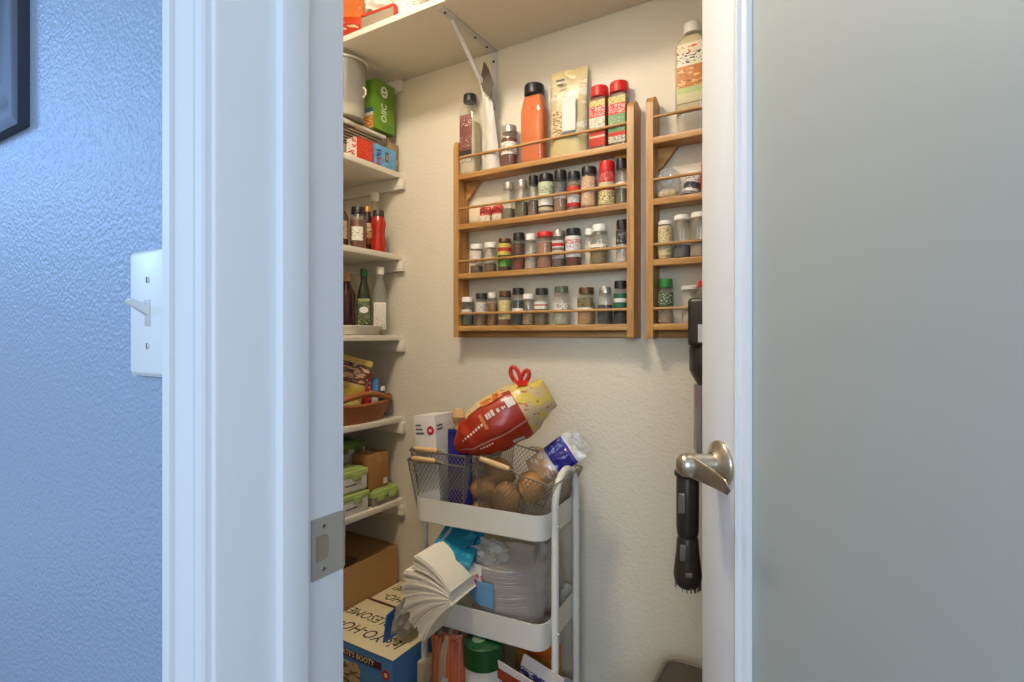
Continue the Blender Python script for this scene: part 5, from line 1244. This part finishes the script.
part(v, 'bin_filter', mat('bin_mesh', (110, 100, 96), 0.5), lambda b: b.lathe([(0.020, zz(0.895)), (0.022, zz(1.058))], 24, c=(-0.008, -0.100, 0)))
part(v, 'red_ring', mat('magenta_ring', (150, 26, 56), 0.35), lambda b: b.lathe([(0.0345, zz(1.010)), (0.0345, zz(1.050))], 28, c=(-0.008, -0.100, 0)))
part(v, 'bin_base', VB, lambda b: b.lathe([(0.030, zz(0.850)), (0.040, zz(0.868)), (0.040, zz(0.892)), (0.034, zz(0.90))], 28, c=(0.004, -0.100, 0)))
part(v, 'wand', mat('wand_grey', (66, 60, 58), 0.35, 0.4), lambda b: b.tube([(0.010, -0.100, zz(0.86)), (0.010, -0.100, zz(0.42))], 0.019, 20))
part(v, 'trigger_handle', VB, lambda b: b.tube([(0.05, -0.09, zz(1.10)), (0.10, -0.09, zz(1.12)), (0.115, -0.09, zz(1.20)), (0.09, -0.09, zz(1.26)), (0.03, -0.09, zz(1.26))], 0.014, 12))
part(v, 'tool_bracket', VB, lambda b: (b.lathe([(0.031, zz(0.828)), (0.033, zz(0.832)), (0.033, zz(0.838)), (0.030, zz(0.841))], 28, c=(-0.0585, -0.105, 0)), b.box((-0.045, -0.115, zz(0.822)), (0.02, -0.06, zz(0.838)), 0.003)))
tl_ = thing('brush_tool', 'black brush tool with grey buttons hanging below the vacuum dock', 'brush tool', (-0.3285, 1.395, 0.550), 0)
part(tl_, 'upper_sleeve', VB, lambda b: b.lathe([(0.023, 0.125), (0.026, 0.135), (0.0275, 0.150), (0.0275, 0.272), (0.025, 0.277)], 28))
part(tl_, 'neck', VB, lambda b: b.lathe([(0.023, 0.095), (0.023, 0.135)], 28))
part(tl_, 'lower_body', VB, lambda b: b.lathe([(0.022, 0.000), (0.031, 0.010), (0.0345, 0.030), (0.032, 0.055), (0.0285, 0.085), (0.026, 0.120), (0.023, 0.126)], 28))
dcx, dcy = 0.23, -0.97
part(tl_, 'button', VG, lambda b: b.box((-0.016, -0.0315, 0.190), (0.002, -0.022, 0.240), 0.004, 3))
part(tl_, 'button', VG, lambda b: b.box((-0.012, -0.0325, 0.072), (0.004, -0.022, 0.112), 0.004, 3))
part(tl_, 'side_latch', VG, lambda b: b.box((0.010, -0.0345, 0.034), (0.026, -0.018, 0.044), 0.002), rot=(0, R(-10), 0))
for i in range(18):
    a = 2 * PI * i / 18
    part(tl_, 'bristle', VG if i % 2 else VB, lambda b: b.box((0.0275 * math.cos(a) - 0.001, 0.0275 * math.sin(a) - 0.001, -0.004), (0.0315 * math.cos(a) + 0.001, 0.0315 * math.sin(a) + 0.001, 0.016)))

# ------------------------------------------------------------------ bin at the foot of the wall
P = on_Z(667, 655.5, 0.335)
bn = thing('storage_bin', 'dark brown lidded bin standing on the floor by the door', 'bin', (P.x + 0.165, P.y - 0.175, 0))
BN = mat('bin_brown', (72, 62, 52), 0.4, var=0.06)
def taper(b, z0, z1, a0, a1, c0, c1, r):
    l0 = [(x, y, z0) for x, y in rrect(a0, c0, r)]; l1 = [(x, y, z1) for x, y in rrect(a1, c1, r)]
    n = len(l0)
    b.add(l0 + l1, [(i, (i + 1) % n, n + (i + 1) % n, n + i) for i in range(n)] + [tuple(reversed(range(n))), tuple(range(n, 2 * n))])
part(bn, 'bin_body', BN, lambda b: taper(b, 0, 0.318, 0.135, 0.155, 0.150, 0.170, 0.03))
part(bn, 'lid_rim', mat('bin_rim', (120, 108, 94), 0.35), lambda b: b.tube([(x, y, 0.328) for x, y in rrect(0.163, 0.175, 0.035)], 0.0065, 8, closed=True))
part(bn, 'lid', BN, lambda b: taper(b, 0.316, 0.331, 0.161, 0.159, 0.173, 0.171, 0.034))
